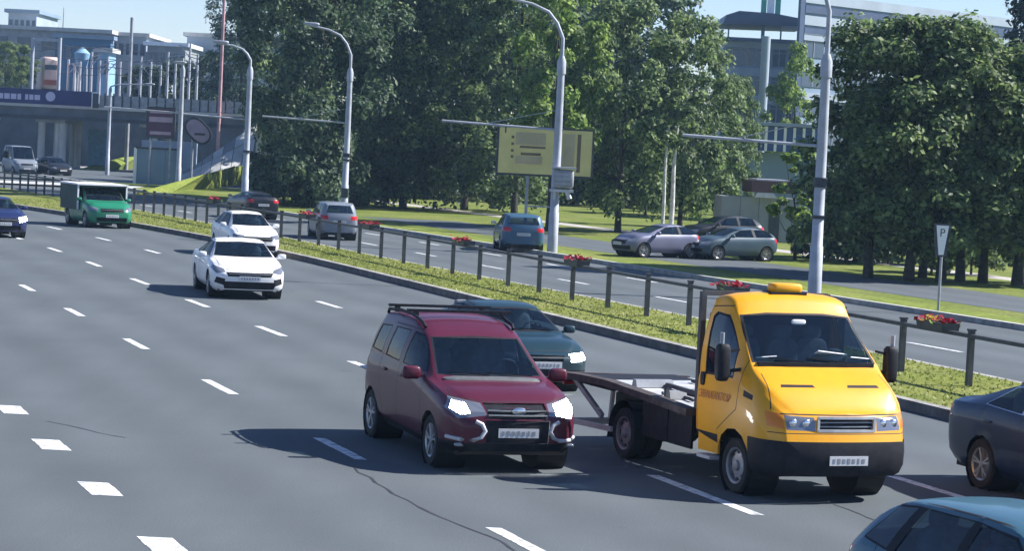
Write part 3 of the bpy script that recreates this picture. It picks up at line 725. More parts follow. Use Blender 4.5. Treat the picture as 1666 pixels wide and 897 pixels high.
def build_car(name, label, cat, loc, hd, sp, pnt, group=None, lit=(), face='sleek', glass='glass', detail=True, zs=1.0, chrome=False):
    sh = Shell(sp); root = empty(name, (loc[0], loc[1], loc[2] if len(loc) > 2 else 0), hd, label, cat, group)
    W, H, belt, c0, c1, rt, rb, wb = (sp[k] for k in ('W', 'H', 'belt', 'c0', 'c1', 'rt', 'rb', 'wb')); xr, xf = sp['x']; kd = sp['kind']
    for x in sp['axles']: sh.cut('hole', 'side', arc(x, sp['wr'] * 1.13, sp['wr'] + .01), nmin=.12)
    b2 = belt + .03; mid = (c1 + rt) / 2 - .05 if kd == 'sedan' else c1 - .62
    wtop = H - .085
    pil = [(c0 - .22, b2), (c1 - .08, wtop - .02), (mid + .04, wtop + .01), (mid + .03, b2 + .01)]
    rear = [(mid - .05, b2 + .01), (mid - .04, wtop + .01), (rt + .12, wtop - .035), (rt - .22, b2 + .05)] if kd == 'sedan' else \
           [(mid - .05, b2 + .01), (mid - .04, wtop + .01), (mid - .80, wtop), (mid - .86, b2 + .02)]
    qtr = None if kd == 'sedan' else [(mid - .95, b2 + .03), (mid - .90, wtop - .01), (xr + .45, wtop - .04), (xr + .30, b2 + .07)]
    if qtr and (qtr[0][0] - qtr[3][0]) < .15: qtr = None
    if detail:
        fd = [(c0 - .16, .30), (c0 - .13, belt), (c1 - .02, wtop + .04), (mid + .01, wtop + .05), (mid, .28)]
        rdx = -wb + .38
        rd = [(mid - .025, .28), (mid - .015, wtop + .05), (min(rt + .08, mid - .5), wtop + .02), (max(rt - .2, -wb - .15), belt), (rdx, .62), (rdx + .1, .28)]
        for p, nm in ((fd, 'door_f:lr'), (rd, 'door_r:lr')): sh.cut('seam', 'side', p); sh.cut(nm, 'side', shrink(p, .010))
    dlo = [pil[0], pil[1], pil[2], rear[1], rear[2], rear[3], rear[0], pil[3]] if not qtr else [pil[0], pil[1], pil[2], rear[1], qtr[1], qtr[2], qtr[3], qtr[0], rear[0], pil[3]]
    sh.cut('trim', 'side', dlo, None, .25)
    for p, nm in ((pil, 'side_window:lr'), (rear, 'rear_side_window:lr'), (qtr, 'quarter_window:lr')):
        if p: sh.cut(nm, 'side', shrink(p, .018), None, .25)
    wt0, wt1 = W - .17, W - .31
    if kd == 'van': wt0, wt1 = W - .15, W - .22
    ws = [(-wt0, sp['hood'] + .065), (-wt1, H - .095), (0, H - .07), (wt1, H - .095), (wt0, sp['hood'] + .065), (0, sp['hood'] + .05)]
    fl = lambda c: c1 - .3 < c.x < c0 + .15
    sh.cut('trim', 'front', ws, fl, .12); sh.cut('windscreen', 'front', shrink(ws, .022), fl, .12)
    rz0 = (1.07 if kd == 'sedan' else belt + .12); rw = [(-W + .24, rz0), (-W + .36, H - .12), (W - .36, H - .12), (W - .24, rz0)]
    sh.cut('rear_window', 'rear', rw, lambda c: c.x < rt + .3, .1)
    ff = lambda c: c.x > xf - .65
    nz = sp['nosez']
    if face == 'sleek':
        hl = [(W - .34, nz - .02), (W - .30, nz + .05), (W - .06, nz + .13), (W - .02, nz + .05), (W - .12, nz - .06)]
        gr = [(-.52, nz - .12), (-.58, nz - .02), (.58, nz - .02), (.52, nz - .12)]; lo = [(-.60, .26), (-.66, .44), (.66, .44), (.60, .26)]
    elif face == 'old':
        hl = [(W - .42, nz - .13), (W - .42, nz - .005), (W - .12, nz + .015), (W - .07, nz - .10)]
        gr = [(-.30, nz - .12), (-.32, nz - .02), (.32, nz - .02), (.30, nz - .12)]; lo = [(-.55, .26), (-.60, .40), (.60, .40), (.55, .26)]
    else:
        hl = [(W - .36, nz - .14), (W - .36, nz + .02), (W - .06, nz + .06), (W - .03, nz - .08)]
        gr = [(-.45, nz - .16), (-.48, nz - .01), (.48, nz - .01), (.45, nz - .16)]; lo = [(-.60, .28), (-.62, .44), (.62, .44), (.60, .28)]
    for p in (hl, mirror(hl)): sh.cut('headlight:lr', 'front', p, ff, .06)
    sh.cut('grille', 'front', gr, ff, .08); sh.cut('lower_grille', 'front', lo, ff, .08)
    if face == 'old': sh.cut('trim', 'front', rrect(-1.0, 1.0, .15, .42), ff, .05)
    if face == 'sleek':
        vt = [(W - .30, .34), (W - .32, .50), (W - .12, .54), (W - .08, .40)]
        for p in (vt, mirror(vt)): sh.cut('air_vent:lr', 'front', p, ff, .06)
    tz_ = belt - .02 if kd == 'sedan' else belt
    tlp = [(W - .34, tz_ - .15), (W - .34, tz_), (W - .06, tz_ + .02), (W - .05, tz_ - .15)]
    for p in (tlp, mirror(tlp)): sh.cut('tail_light:lr', 'rear', p, lambda c: c.x < xr + .5, .1)
    if detail:
        hz_ = nz + .035
        for q in ([(-W + .36, hz_), (-W + .36, hz_ + .008), (W - .36, hz_ + .008), (W - .36, hz_)],): sh.cut('seam', 'front', q, ff, .04)
        for p in ([(W - .19, sp['hood'] + .05), (W - .18, sp['hood'] + .05), (W - .20, nz + .10), (W - .21, nz + .10)],):
            for q in (p, mirror(p)): sh.cut('seam', 'front', q, lambda c: c.x > c0, .01)
    px_ = sh.fx(0, .5 if face != 'sleek' else nz - .16); pb = sh.fx(0, belt - .25, True)
    hand = [(x, sh.sy(x, belt - .12, s_), s_, t_) for x, t_ in ((mid + .18, 'f'), (max(rt - .05, mid - .75), 'r')) for s_ in (-1, 1)]
    barp = [(y, sh.fx(y, nz - .06), nz - .06) for y in (-.5, -.25, 0, .25, .5)]
    mats = dict(door_f=pnt, door_r=pnt, side_window=M[glass], rear_side_window=M[glass], quarter_window=M['glassdark'], windscreen=M['glass'], rear_window=M['glassdark'], headlight=M['lamp'],
                grille=M['plastic'], lower_grille=M['plastic'], air_vent=M['plastic'], tail_light=M['red'])
    out = sh.separate(root, mats, [pnt, M['dark'], M['plastic'] if not chrome else M['chrome']], {'side_window': -.006, 'rear_side_window': -.006, 'windscreen': -.004, 'grille': -.015, 'lower_grille': -.02, 'air_vent': -.015})
    for nm in ('door_f:lr', 'door_r:lr'):
        for sd, o in out.get(nm, []):
            o.name = 'front_door' if nm[5] == 'f' else 'rear_door'
            for x, y, s_, t_ in hand:
                if s_ == sd and t_ == nm[5]:
                    mb = MB(); blob(mb, (x, y + .01 * sd, belt - .12), (.19, .03, .03), .5); mb.build('door_handle', pnt, o, 60)
    for sd, o in out.get('headlight:lr', []):
        if sd in lit: o.data.materials[0] = M['lamplit']
    finish_car(root, sh, sp, interior=detail)
    mirror_part(root, c0 - .30, W + .08, belt + .08, (.12, .2, .13), pnt, sh)
    plate_part(root, px_, .5 if face != 'sleek' else nz - .16); plate_part(root, pb, belt - .25, back=True)
    if detail:
        mb = MB()
        for a, b in zip(barp, barp[1:]): mb.bar((a[1] + .004, a[0], a[2]), (b[1] + .004, b[0], b[2]), .02, .014)
        mb.build('grille_bar', M['chrome'] if face != 'sleek' else M['galv2'], root)
        for y0, y1 in ((.5, -.05), (-.02, -.5)):
            mb = MB(); mb.bar((c0 - .03, y0, sp['hood'] + .075), (c0 - .09, y1, sp['hood'] + .10), .016, .012); mb.build('wiper', M['plastic'], root)
    if zs != 1.0: root.scale = (1, 1, zs)
    return root
build_car('sedan', 'white saloon with a wide dark grille in the middle lane, ahead of another white car', 'car', (-6.565, 60.32), -1.323,
          spec_car(2.72, .91, 1.40, .93, .90, 1.05, .93, .68), PAINT['white'])
build_car('hatchback', 'second white car, half hidden behind the white saloon', 'car', (-8.5, 80.0), -1.26,
          spec_car(2.6, .80, 1.46, .95, .85, .7, .97, .72, 'hatch'), PAINT['white'], face='square')
build_car('sedan', 'teal blue older saloon with a lit headlight, behind the tow truck bed', 'car', (.32, 40.9), -1.225,
          spec_car(2.6, .86, 1.38, .90, .88, .95, .90, .68), PAINT['teal'], lit=(1,), face='old')
build_car('sedan', 'dark slate blue saloon with chrome window trim at the right edge beside the kerb', 'car', (7.85, 28.75), -1.21,
          spec_car(2.75, .91, 1.46, 1.0, .88, 1.0, .98, .72, rim='twin', deck=1.12), PAINT['slate'], chrome=True)
build_car('hatchback', 'light ice blue hatchback in the bottom right corner of the photo, nearest of all', 'car', (4.78, 17.15), -1.19,
          spec_car(2.6, .88, 1.46, .95, .85, .72, .97, .72, 'hatch'), PAINT['ice'], face='square')
lt_ = build_car('light_truck', 'small green light truck with a pale topped box body by the median kerb', 'truck', (-16.15, 97.4), -1.13,
          spec_car(2.6, .92, 1.62, 1.02, .70, .75, 1.02, .80, 'van', n=36), PAINT['green'], face='square')
mb = MB()
for sd in (-1, 1): mb.box((-2.1, sd * .98, 1.14), (2.6, .04, .98))
mb.box((-.80, 0, 1.62), (.04, 2.0, .08)); mb.box((-3.4, 0, 1.14), (.04, 2.0, .98)); mb.build('cargo_box', M['boxgrey'], lt_)
mb = MB(); mb.box((-2.1, 0, 1.68), (2.76, 2.1, .06)); mb.build('box_roof', M['white'], lt_)
for sd in (-1, 1): mb = MB(); mb.box((-.79, sd * .99, 1.15), (.05, .06, .96)); mb.build('corner_post', M['white'], lt_)
build_car('sedan', 'dark navy blue car with bright headlights at the left edge of the road', 'car', (-17.9, 85.4), -1.17,
          spec_car(2.7, .90, 1.38, .93, .85, .95, .93, .70), PAINT['navy'], lit=(1, -1), face='square')

# --- the yellow tow truck
def build_truck():
    W = 1.0
    c = {'zb': [(-1.05, .50), (-.6, .42), (0, .36), (.6, .30), (.95, .34)],
         'zl': [(-1.05, 1.36), (-.4, 1.40), (.0, 1.42), (.3, 1.36), (.6, 1.24), (.95, 1.03)],
         'zt': [(-1.05, 2.34), (-.95, 2.38), (-.75, 2.405), (-.58, 2.37), (-.44, 2.22), (-.38, 2.15), (.18, 1.60), (.24, 1.55), (.5, 1.40), (.8, 1.20), (.95, 1.08)],
         'cr': [(-1.05, .10), (-.5, .09), (-.3, .06), (.2, .05), (.95, .04)],
         'ws': [(-1.05, .92), (0, .93), (.95, .95)], 'wm': [(-1.05, .985), (0, 1.0), (.6, 1.0), (.95, .99)],
         'wb': [(-1.05, .96), (0, .965), (.3, .94), (.95, .88)], 'wt': [(-1.05, .80), (-.5, .79), (-.36, .79), (.2, .89), (.5, .86), (.95, .78)]}
    sp = dict(curves=c, x=(-1.05, .95), nose=[(.3, -.04), (.5, .02), (.72, .02), (.78, -.03), (.95, -.05), (1.1, -.10)], tail=[(0, 0)], wr=.335, wwid=.21, axles=(0,), track=.84, W=1.0, zb=.36,
              cowl=.15, belt=1.45, round=(.20, .04), roundlen=(.55, .1), rim='steel', n=40, bow=(.08, .0))
    sh = Shell(sp)
    root = empty('tow_truck', (3.66, 29.86, 0), -1.168, 'yellow flatbed tow truck with an empty grey bed and an amber roof light', 'truck')
    YW = PAINT['yellow']
    sh.cut('hole', 'side', arc(0, .43, .36), nmin=.1)
    fd = [(-.96, .52), (-.98, 2.20), (-.50, 2.24), (.12, 1.62), (.06, 1.02), (-.42, .72), (-.50, .50)]
    sh.cut('seam', 'side', fd); sh.cut('door:lr', 'side', shrink(fd, .011))
    wn = [(-.84, 1.36), (-.88, 2.08), (-.80, 2.14), (-.52, 2.12), (-.14, 1.72), (-.10, 1.38)]
    sh.cut('trim', 'side', wn); sh.cut('side_window:lr', 'side', shrink(wn, .025))
    ws = [(-.86, 1.60), (-.765, 2.13), (-.4, 2.165), (.4, 2.165), (.765, 2.13), (.86, 1.60), (.4, 1.575), (-.4, 1.575)]
    fl = lambda p: -.6 < p.x < .35
    sh.cut('trim', 'front', ws, fl, .12); sh.cut('windscreen', 'front', shrink(ws, .03), fl, .12)
    ff = lambda p: p.x > .3
    for sd in (1, -1):
        mk = (lambda P: P) if sd > 0 else mirror
        sh.cut('headlight:lr', 'front', mk([(.42, .87), (.42, 1.03), (.77, 1.045), (.77, .88)]), ff, .05)
        sh.cut('indicator:lr', 'front', mk([(.79, .89), (.79, 1.06), (.935, 1.08), (.935, .91)]), ff, .02)
        sh.cut('trim', 'front', mk([(.22, 1.345), (.24, 1.375), (.66, 1.375), (.68, 1.345)]), ff, .05)
    sh.cut('grille', 'front', [(-.36, .885), (-.36, 1.02), (.36, 1.02), (.36, .885)], ff, .05)
    sh.cut('seam', 'front', [(-.80, 1.05), (-.80, 1.065), (.80, 1.065), (.80, 1.05)], ff, .05)
    sh.cut('bumper', 'front', rrect(-1.1, 1.1, .2, .745), ff, .02); sh.cut('bumper', 'side', rrect(.40, 1.1, .2, .745), None, .1)
    sh.cut('trim', 'side', rrect(-1.1, -.40, .3, .66), None, .1)
    sh.cut('trim', 'side', [(.20, 1.20), (.20, 1.275), (.42, 1.23), (.42, 1.17)], None, .3)
    for sd in (1, -1):
        for q in ([(.795, 1.56), (.807, 1.56), (.885, 1.10), (.873, 1.10)], [(.10, 1.40), (.10, 1.408), (.75, 1.408), (.75, 1.40)]):
            sh.cut('seam', 'front', q if sd > 0 else mirror(q), ff if q[0][1] > 1.5 else (lambda p: p.x > 9), .02)
    sh.cut('seam', 'front', [(-.93, .835), (-.93, .845), (.93, .845), (.93, .835)], ff, .02)
    px_ = sh.fx(0, .53); gx = sh.fx(0, .95); gp = [(y, sh.fx(y, .95)) for y in (-.38, -.19, 0, .19, .38)]
    dy_ = sh.sy(-.85, 1.26, -1); tyx = sh.sy(-.45, 1.10, -1); cw = [(y, sh.fx(y, 1.585)) for y in (-.8, -.4, 0, .4, .8)]; lt = sh.tz(-.65, 0)
    hlx = [(y, sh.fx(y, .955)) for y in (.52, .68)]
    mats = dict(door=YW, side_window=M['glassdark'], windscreen=M['glass'], headlight=M['lamp'], indicator=M['amber'], grille=M['plastic'], bumper=M['plastic'])
    out = sh.separate(root, mats, [YW, M['dark'], M['plastic']], {'side_window': -.008, 'windscreen': -.005, 'grille': -.02, 'bumper': .012})
    for sd, o in out.get('door:lr', []):
        mb = MB(); blob(mb, (-.86, abs(dy_) * sd + .008 * sd, 1.30), (.10, .03, .17), .5); mb.build('door_handle', M['plastic'], o, 60)
        ink = M['doortext']
        txt = text_part('ЭВАКУАТОР', .135, ink, o, 'door_lettering', (-.50, (abs(tyx) + .014) * sd, 1.12), (1 if sd < 0 else -1, 0, .02), (0, 0, 1))
    sp['W'] = 1.0
    # grille surround and bars
    mb = MB()
    for z in (.875, 1.03):
        for a, b in zip(gp, gp[1:]): mb.bar((a[1] + .008, a[0], z), (b[1] + .008, b[0], z), .03, .03)
    for a in (gp[0], gp[-1]): mb.box((a[1] + .006, a[0], .952), (.03, .03, .17))
    mb.build('grille_frame', M['galv'], root)
    for z in (.925, .975):
        mb = MB()
        for a, b in zip(gp, gp[1:]): mb.bar((a[1] - .006, a[0], z), (b[1] - .006, b[0], z), .016, .014)
        mb.build('grille_bar', M['galv2'], root)
    for sd in (-1, 1):
        for y, x in hlx:
            mb = MB(); blob(mb, (x - .01, sd * y, .955), (.04, .11, .11), .9); mb.build('lamp_reflector', M['chrome'], root, 60)
    plate_part(root, px_ + .012, .53)
    # interior
    mb = MB(); blob(mb, (.02, 0, 1.42), (.55, 1.66, .26), .4); mb.build('dashboard', M['dash'], root, 50)
    for y in (-.45, .10, .52):
        mb = MB(); blob(mb, (-.62, y, 1.15), (.5, .48, .2), .5); blob(mb, (-.86, y, 1.5), (.16, .46, .66), .5); blob(mb, (-.87, y, 1.9), (.1, .26, .18), .6); mb.build('seat', M['seat'], root, 50)
    mb = MB(); mb.tube([Vector((-.30 + .10 * math.sin(a * .4488), .46 + .21 * math.cos(a * .4488), 1.56 + .18 * math.sin(a * .4488))) for a in range(15)], .017, 6); mb.build('steering_wheel', M['dash'], root, 60)
    for q, (x, y, z, dx, dy2, rz) in enumerate(((-.03, .26, 1.66, .26, .46, .2), (.02, -.62, 1.62, .18, .26, -.2), (.02, .66, 1.62, .18, .30, .15))):
        mb = MB(); mb.box((x, y, z), (dx, dy2, .012), rot=Matrix.Rotation(-.55, 3, 'Y') @ Matrix.Rotation(rz, 3, 'Z')); mb.build('dashboard_paper', M['paper'], root)
    mb = MB(); mb.box((-.05, 0, .60), (1.8, 1.7, .06)); mb.box((-1.0, 0, 1.35), (.04, 1.7, 1.5)); mb.build('cab_floor', M['dark'], root)
    mb = MB(); blob(mb, (-.30, 0, 2.06), (.03, .2, .07), .5); mb.build('rear_view_mirror', M['paper'], root, 60)
    # cowl, wipers, mirrors
    mb = MB()
    for a, b in zip(cw, cw[1:]): mb.bar((a[1] + .012, a[0], 1.585), (b[1] + .012, b[0], 1.585), .05, .05)
    mb.build('cowl', M['plastic'], root)
    for y0, y1 in ((.55, -.10), (-.10, -.62)):
        mb = MB(); mb.bar((.19, y0, 1.605), (.13, y1, 1.66), .022, .018); mb.build('wiper', M['plastic'], root)
    for sd in (-1, 1):
        mb = MB(); blob(mb, (-.02, sd * 1.17, 1.58), (.14, .17, .46), .45); mb.bar((.02, sd * .94, 1.50), (-.02, sd * 1.14, 1.47), .04, .04); mb.bar((-.02, sd * .95, 1.74), (-.02, sd * 1.14, 1.70), .03, .03)
        o = mb.build('wing_mirror', M['plastic'], root, 60)
        mb = MB(); mb.tube([(-.02, sd * 1.19, 1.80), (-.02, sd * 1.19, 1.94)], .028, 8); mb.build('mirror_stem', M['galv2'], o, 50)
        g = MB(); g.box((-.09, sd * 1.17, 1.60), (.012, .12, .34)); g.build('mirror_glass', M['chrome'], o)
    # roof light
    mb = MB(); blob(mb, (-.72, .02, lt + .06), (.20, .44, .13), .4); o = mb.build('roof_light', YW, root, 60)
    mb = MB(); mb.box((-.72, .02, lt + .0), (.24, .50, .03)); mb.build('light_base', M['plastic'], o)
    # rear cab frame with hose
    mb = MB()
    for y in (-.88, .88): mb.bar((-1.16, y, .9), (-1.16, y, 2.36), .07)
    mb.bar((-1.16, -.88, 2.34), (-1.16, .88, 2.34), .06); mb.bar((-1.16, -.88, 1.5), (-1.16, .88, 1.5), .05)
    mb.build('headboard_frame', M['poledark'], root)
    mb = MB(); mb.tube([(-1.24, -.70, 1.62), (-1.3, -.62, 1.45), (-1.36, -.72, 1.3), (-1.42, -.66, 1.12), (-1.5, -.70, .98)], .035, 8); mb.build('hydraulic_hose', M['plastic'], root, 60)
    # chassis and bed
    mb = MB()
    for y in (-.42, .42): mb.bar((-4.4, y, .66), (.7, y, .6), .08, .16)
    for x in (-1.3, -2.2, -3.9): mb.bar((x, -.42, .66), (x, .42, .66), .07, .12)
    mb.build('chassis_frame', M['plastic'], root)
    zs = [(-1.16, .86), (-2.4, .92), (-3.55, .965), (-4.3, .955), (-5.1, .92)]
    def zbed(x):
        for (xa, za), (xb, zb_) in zip(zs, zs[1:]):
            if xb <= x <= xa: return lerp(za, zb_, (x - xa) / (xb - xa))
        return zs[-1][1]
    n = 9; xs = [lerp(-1.16, -5.1, i / n) for i in range(n + 1)]
    for a, b in zip(xs, xs[1:]):                       # tread plates of the deck
        for s_ in (-1, 1):
            mb = MB(); mb.bar((a - .006, s_ * .46, zbed(a) - .05), (b + .006, s_ * .46, zbed(b) - .05), .03, .90)
            mb = MB(); g = [(a - .005, s_ * .02, zbed(a) - .035), (a - .005, s_ * .90, zbed(a) - .035), (b + .005, s_ * .90, zbed(b) - .035), (b + .005, s_ * .02, zbed(b) - .035)]
            mb.face(g); mb.face([(x, y, z - .02) for x, y, z in reversed(g)])
            for i in range(4):
                p, q = g[i], g[(i + 1) % 4]; mb.face([p, (p[0], p[1], p[2] - .02), (q[0], q[1], q[2] - .02), q])
            mb.build('deck_plate', M['deck'], root)
    mb = MB()
    for x in xs[1:-1:2]: mb.bar((x, -.92, zbed(x) - .09), (x, .92, zbed(x) - .09), .06, .06)
    mb.build('deck_cross_member', M['rust'], root)
    for s_ in (-1, 1):
        mb = MB()
        for a, b in zip(zs, zs[1:]): mb.bar((a[0], s_ * .955, a[1] - (.02 if s_ < 0 else .09)), (b[0], s_ * .955, b[1] - (.02 if s_ < 0 else .09)), .17 if s_ < 0 else .13, .09)
        mb.build('side_rail', M['rust'], root)
    mb = MB(); mb.bar((-5.1, -1.0, .88), (-5.1, 1.0, .84), .10, .12); mb.build('tail_beam', M['rust'], root)
    mb = MB(); mb.box((-4.5, 0, .86), (1.1, 1.5, .12)); mb.build('tail_underside', M['plastic'], root)
    mb = MB(); mb.bar((-4.75, -.96, .92), (-3.75, -.96, .48), .05, .07); mb.build('support_leg', M['galv2'], root)
    mb = MB(); mb.bar((-4.7, -.95, .30), (-3.45, -.95, .34), .04, .07); mb.bar((-4.7, -.95, .30), (-4.7, .95, .30), .06, .09); mb.bar((-4.68, -.4, .30), (-4.6, -.4, .85), .05); mb.bar((-4.68, .4, .30), (-4.6, .4, .85), .05); mb.build('underrun_bar', M['galv'], root)
    for s_ in (-1, 1):
        for xa, xb in ((-1.22, -1.86), (-1.90, -2.62)):
            mb = MB(); mb.box(((xa + xb) / 2, s_ * .90, .60), (xa - xb, .035, .46)); mb.build('side_guard', M['plastic'], root)
        mb = MB(); mb.box((-.66, s_ * .955, .56), (.52, .03, .28)); mb.build('sill_panel', YW, root)
        mb = MB(); mb.box((-.64, s_ * .96, .36), (.34, .16, .04)); mb.build('step', M['galv'], root)
        P = [(-3.09 + .44 * math.cos(a), s_ * .80, .335 + .44 * math.sin(a)) for a in [R(q) for q in range(10, 181, 17)]]
        mb = MB()
        for a, b in zip(P, P[1:]): mb.bar(a, b, .36, .02) if False else mb.face([(a[0], a[1] - .17, a[2]), (a[0], a[1] + .17, a[2]), (b[0], b[1] + .17, b[2]), (b[0], b[1] - .17, b[2])])
        mb.face([(P[-1][0], P[-1][1] - .17, P[-1][2]), (P[-1][0], P[-1][1] + .17, P[-1][2]), (P[-1][0] - .03, P[-1][1] + .17, .22), (P[-1][0] - .03, P[-1][1] - .17, .22)])
        mb.build('mudguard', M['plastic'], root)
        for y in (.86, .62): wheel(root, -3.09, s_ * y, .335, .20, 'steel', s_)
        wheel(root, 0, s_ * .84, .335, .21, 'steel', s_)
        mb = MB(); mb.lathe_y([(s_ * .55, 0.0), (s_ * .55, .425), (s_ * .93, .425)], (0, 0, .36), seg=20); mb.build('wheel_well', M['dark'], root)
        mb = MB(); mb.box((-5.14, s_ * .80, .82), (.05, .26, .11)); mb.build('tail_light', M['red'], root)
    mb = MB(); mb.tube([(-3.09, -.7, .335), (-3.09, .7, .335)], .06, 8); blob(mb, (-3.09, 0, .335), (.3, .3, .26), .9); mb.build('rear_axle', M['plastic'], root)
    for q, (xa, ya, xb, yb) in enumerate(((-2.0, -.55, -3.6, -.25), (-1.8, .15, -3.9, .45), (-2.6, -.7, -3.1, .6))):
        mb = MB(); rk = random.Random(q); P_ = [(lerp(xa, xb, t / 14), lerp(ya, yb, t / 14) + rk.uniform(-.05, .05), zbed(lerp(xa, xb, t / 14)) - .005) for t in range(15)]
        mb.tube(P_, .022, 6); mb.build('lashing_chain', M['poledark'], root, 60)
    for xa in (-2.3, -3.3):
        mb = MB(); mb.box((xa, -.45, zbed(xa) + .02), (.16, .55, .10), taper=(.6, 1)); mb.build('wheel_stop', M['galv2'], root)
    mb = MB(); mb.bar((-1.3, -.82, 1.06), (-2.15, -.82, 1.08), .05); mb.bar((-2.15, -.82, .9), (-2.15, -.82, 1.08), .05); mb.bar((-1.3, -.82, 1.06), (-1.3, .2, 1.06), .05); mb.build('winch_guard', M['poledark'], root)
    # winch on the deck behind the cab
    mb = MB(); mb.box((-1.5, -.35, .98), (.30, .50, .05)); mb.tube([(-1.5, -.52, 1.06), (-1.5, -.16, 1.06)], .07, 12); mb.bar((-1.35, -.78, 1.02), (-1.62, -.78, 1.02), .04); mb.build('winch', M['plastic'], root, 40)
    return root
M['poledark'] = matte('post_band', (0.05, 0.055, 0.065), 0.6, 0.3, 5)
M['doortext'] = simple('door_letter_paint', (0.42, 0.12, 0.02), 0.5)
build_truck()

# ------------------------------------------------------------------ parked and far traffic
def facing(px, py, z=0): return G(px, py, z)
hv = 2.76                                   # heading away / parked along the park street
p = G(1062, 424); build_car('hatchback', 'silver hatchback parked beside the lawn, next to a grey blue car on its right', 'car', (p.x - .75, p.y + .2, .1), math.pi + .55,
          spec_car(2.1, .76, 1.28, .86, .65, .5, .87, .66, 'hatch', n=30, wr=.28), PAINT['silver'], group='cars parked in the park street', face='square', detail=False, glass='glassdark')
p = G(1190, 429); build_car('sedan', 'grey blue car parked to the right of the silver hatchback', 'car', (p.x - .9, p.y + .4, .1), math.pi + .5,
          spec_car(2.2, .78, 1.28, .86, .70, .55, .87, .66, 'hatch', n=30, wr=.28), PAINT['greyblue'], group='cars parked in the park street', face='square', detail=False)
p = G(1160, 408); build_car('hatchback', 'black car with a pale roof edge parked behind the silver and grey blue cars', 'car', (p.x - .6, p.y + 1.5, .1), math.pi + .4,
          spec_car(2.3, .80, 1.40, .92, .7, .6, .92, .7, 'hatch', n=30, wr=.29), PAINT['black'], group='cars parked in the park street', face='square', detail=False)
build_car('estate_car', 'light blue estate car with a dark rear passing the lamp post with the grey cabinet', 'car', (G(858, 412).x - .5, G(858, 412).y + 3.2), math.pi / 2 + .10,
          spec_car(2.5, .84, 1.46, .95, .72, .7, .97, .75, 'van', n=30), PAINT['sky'], face='square', detail=False, glass='glassdark')
build_car('minivan', 'white boxy van on the far carriageway below the banded lamp post', 'van', (G(545, 392).x - .6, G(545, 392).y + 3.6), math.pi / 2 + .22,
          spec_car(2.5, .78, 1.55, 1.0, .62, .7, 1.0, .8, 'van', n=30), PAINT['grey'], face='square', detail=False, glass='glassdark', zs=.96)
build_car('van', 'pale grey van waiting at the far left under the overpass', 'van', (-37.2, 186), -1.1, spec_car(2.6, .95, 2.2, 1.15, .62, .8, 1.15, .9, 'van', n=24), PAINT['grey'], face='square', detail=False)
build_car('sedan', 'dark car right of the pale grey van under the overpass', 'car', (-34.6, 186), -1.0, spec_car(2.6, .88, 1.5, .95, .82, .85, .97, .72, n=24), PAINT['black'], face='square', detail=False)
build_car('hatchback', 'black car on the far carriageway behind the second white car', 'car', (G(402, 352).x, 118), math.pi / 2 + .38, spec_car(2.5, .82, 1.3, .95, .82, .72, .97, .72, 'hatch', n=24), PAINT['black'], face='square', detail=False)

# ------------------------------------------------------------------ street lamps along the far carriageway
M['pole'] = matte('lamp_post_paint', (0.36, 0.385, 0.43), 0.6, 0.14, 2.2, metal=0.1)
def lamp_post(px, py, label, hc=7.4, arm=(-2.4, 2.25), bracket=4.4, bands=(), cat='lamp post', scale=1.0, group='lamp posts along the far carriageway', lean=0.0):
    g = G(px, py); r = empty('street_lamp', (g.x, g.y, 0), 0, label, cat, group); s = scale; r.rotation_euler = (0, lean, 0)
    mb = MB(); mb.tube([(0, 0, -.2), (0, 0, .02), (0, 0, 1.6), (0, 0, 1.62), (0, 0, hc * .62), (0, 0, hc - .5), (0, 0, hc)], [.20 * s, .20 * s, .185 * s, .165 * s, .15 * s, .13 * s, .11 * s], 14); mb.build('post', M['pole'], r, 50)
    mb = MB(); mb.tube([(0, 0, 0), (0, 0, .10)], .24 * s, 14); mb.build('base_plate', M['poledark'], r, 40)
    mb = MB(); mb.tube([(0, 0, hc - .55), (0, 0, hc - .1), (0, 0, hc + .12)], [.17 * s, .17 * s, .10 * s], 12); mb.build('collar', M['pole'], r, 40)
    ax, az = arm
    P = [(0, 0, hc), (0, 0, hc + az * .35), (ax * .10, 0, hc + az * .60), (ax * .24, 0, hc + az * .78), (ax * .5, 0, hc + az * .90), (ax, 0, hc + az)]
    mb = MB(); mb.tube(P, [.075 * s, .07 * s, .065 * s, .06 * s, .055 * s, .05 * s], 10); mb.build('arm', M['pole'], r, 60)
    mb = MB(); blob(mb, (ax - math.copysign(.30, ax), 0, hc + az + .03), (.85, .26, .17), .6); o = mb.build('lamp_head', M['pole'], r, 60)
    mb = MB(); mb.box((ax - math.copysign(.34, ax), 0, hc + az - .055), (.5, .18, .04)); mb.build('lens', M['lamp'], o)
    if bracket:
        z = 4.75 * hc / 7.4
        mb = MB(); mb.tube([(.15, 0, z - .02), (-bracket, 0, z + .12)], .045, 8); mb.tube([(0, 0, z + .75), (-bracket * .62, 0, z + .10)], .014, 5); mb.build('wire_bracket', M['pole'], r, 50)
        for q in (.45, .92): mb = MB(); mb.tube([(-bracket * q, 0, z + .05), (-bracket * q, 0, z - .22)], .03, 6); mb.build('wire_hanger', M['poledark'], r)
    for z, h in bands:
        mb = MB(); mb.tube([(0, 0, z), (0, 0, z + h)], .195 * s, 14); mb.box((.12, -.15, z + h / 2), (.12, .14, h * .8)); mb.build('band', M['poledark'], r, 40)
    return r
lamp_post(1324, 492, 'tall grey lamp post rising behind the yellow cab', bands=((3.3, .28), (2.4, .10)), bracket=4.0, lean=-.003, hc=7.0, arm=(-2.6, 3.8))
p3 = lamp_post(898, 415, 'grey lamp post with a cabinet strapped to it, before the yellow billboard')
lamp_post(559, 352, 'lamp post with two dark bands standing behind the white minibus', bands=((3.05, .2), (2.85, .1), (.95, .5)), hc=7.5)
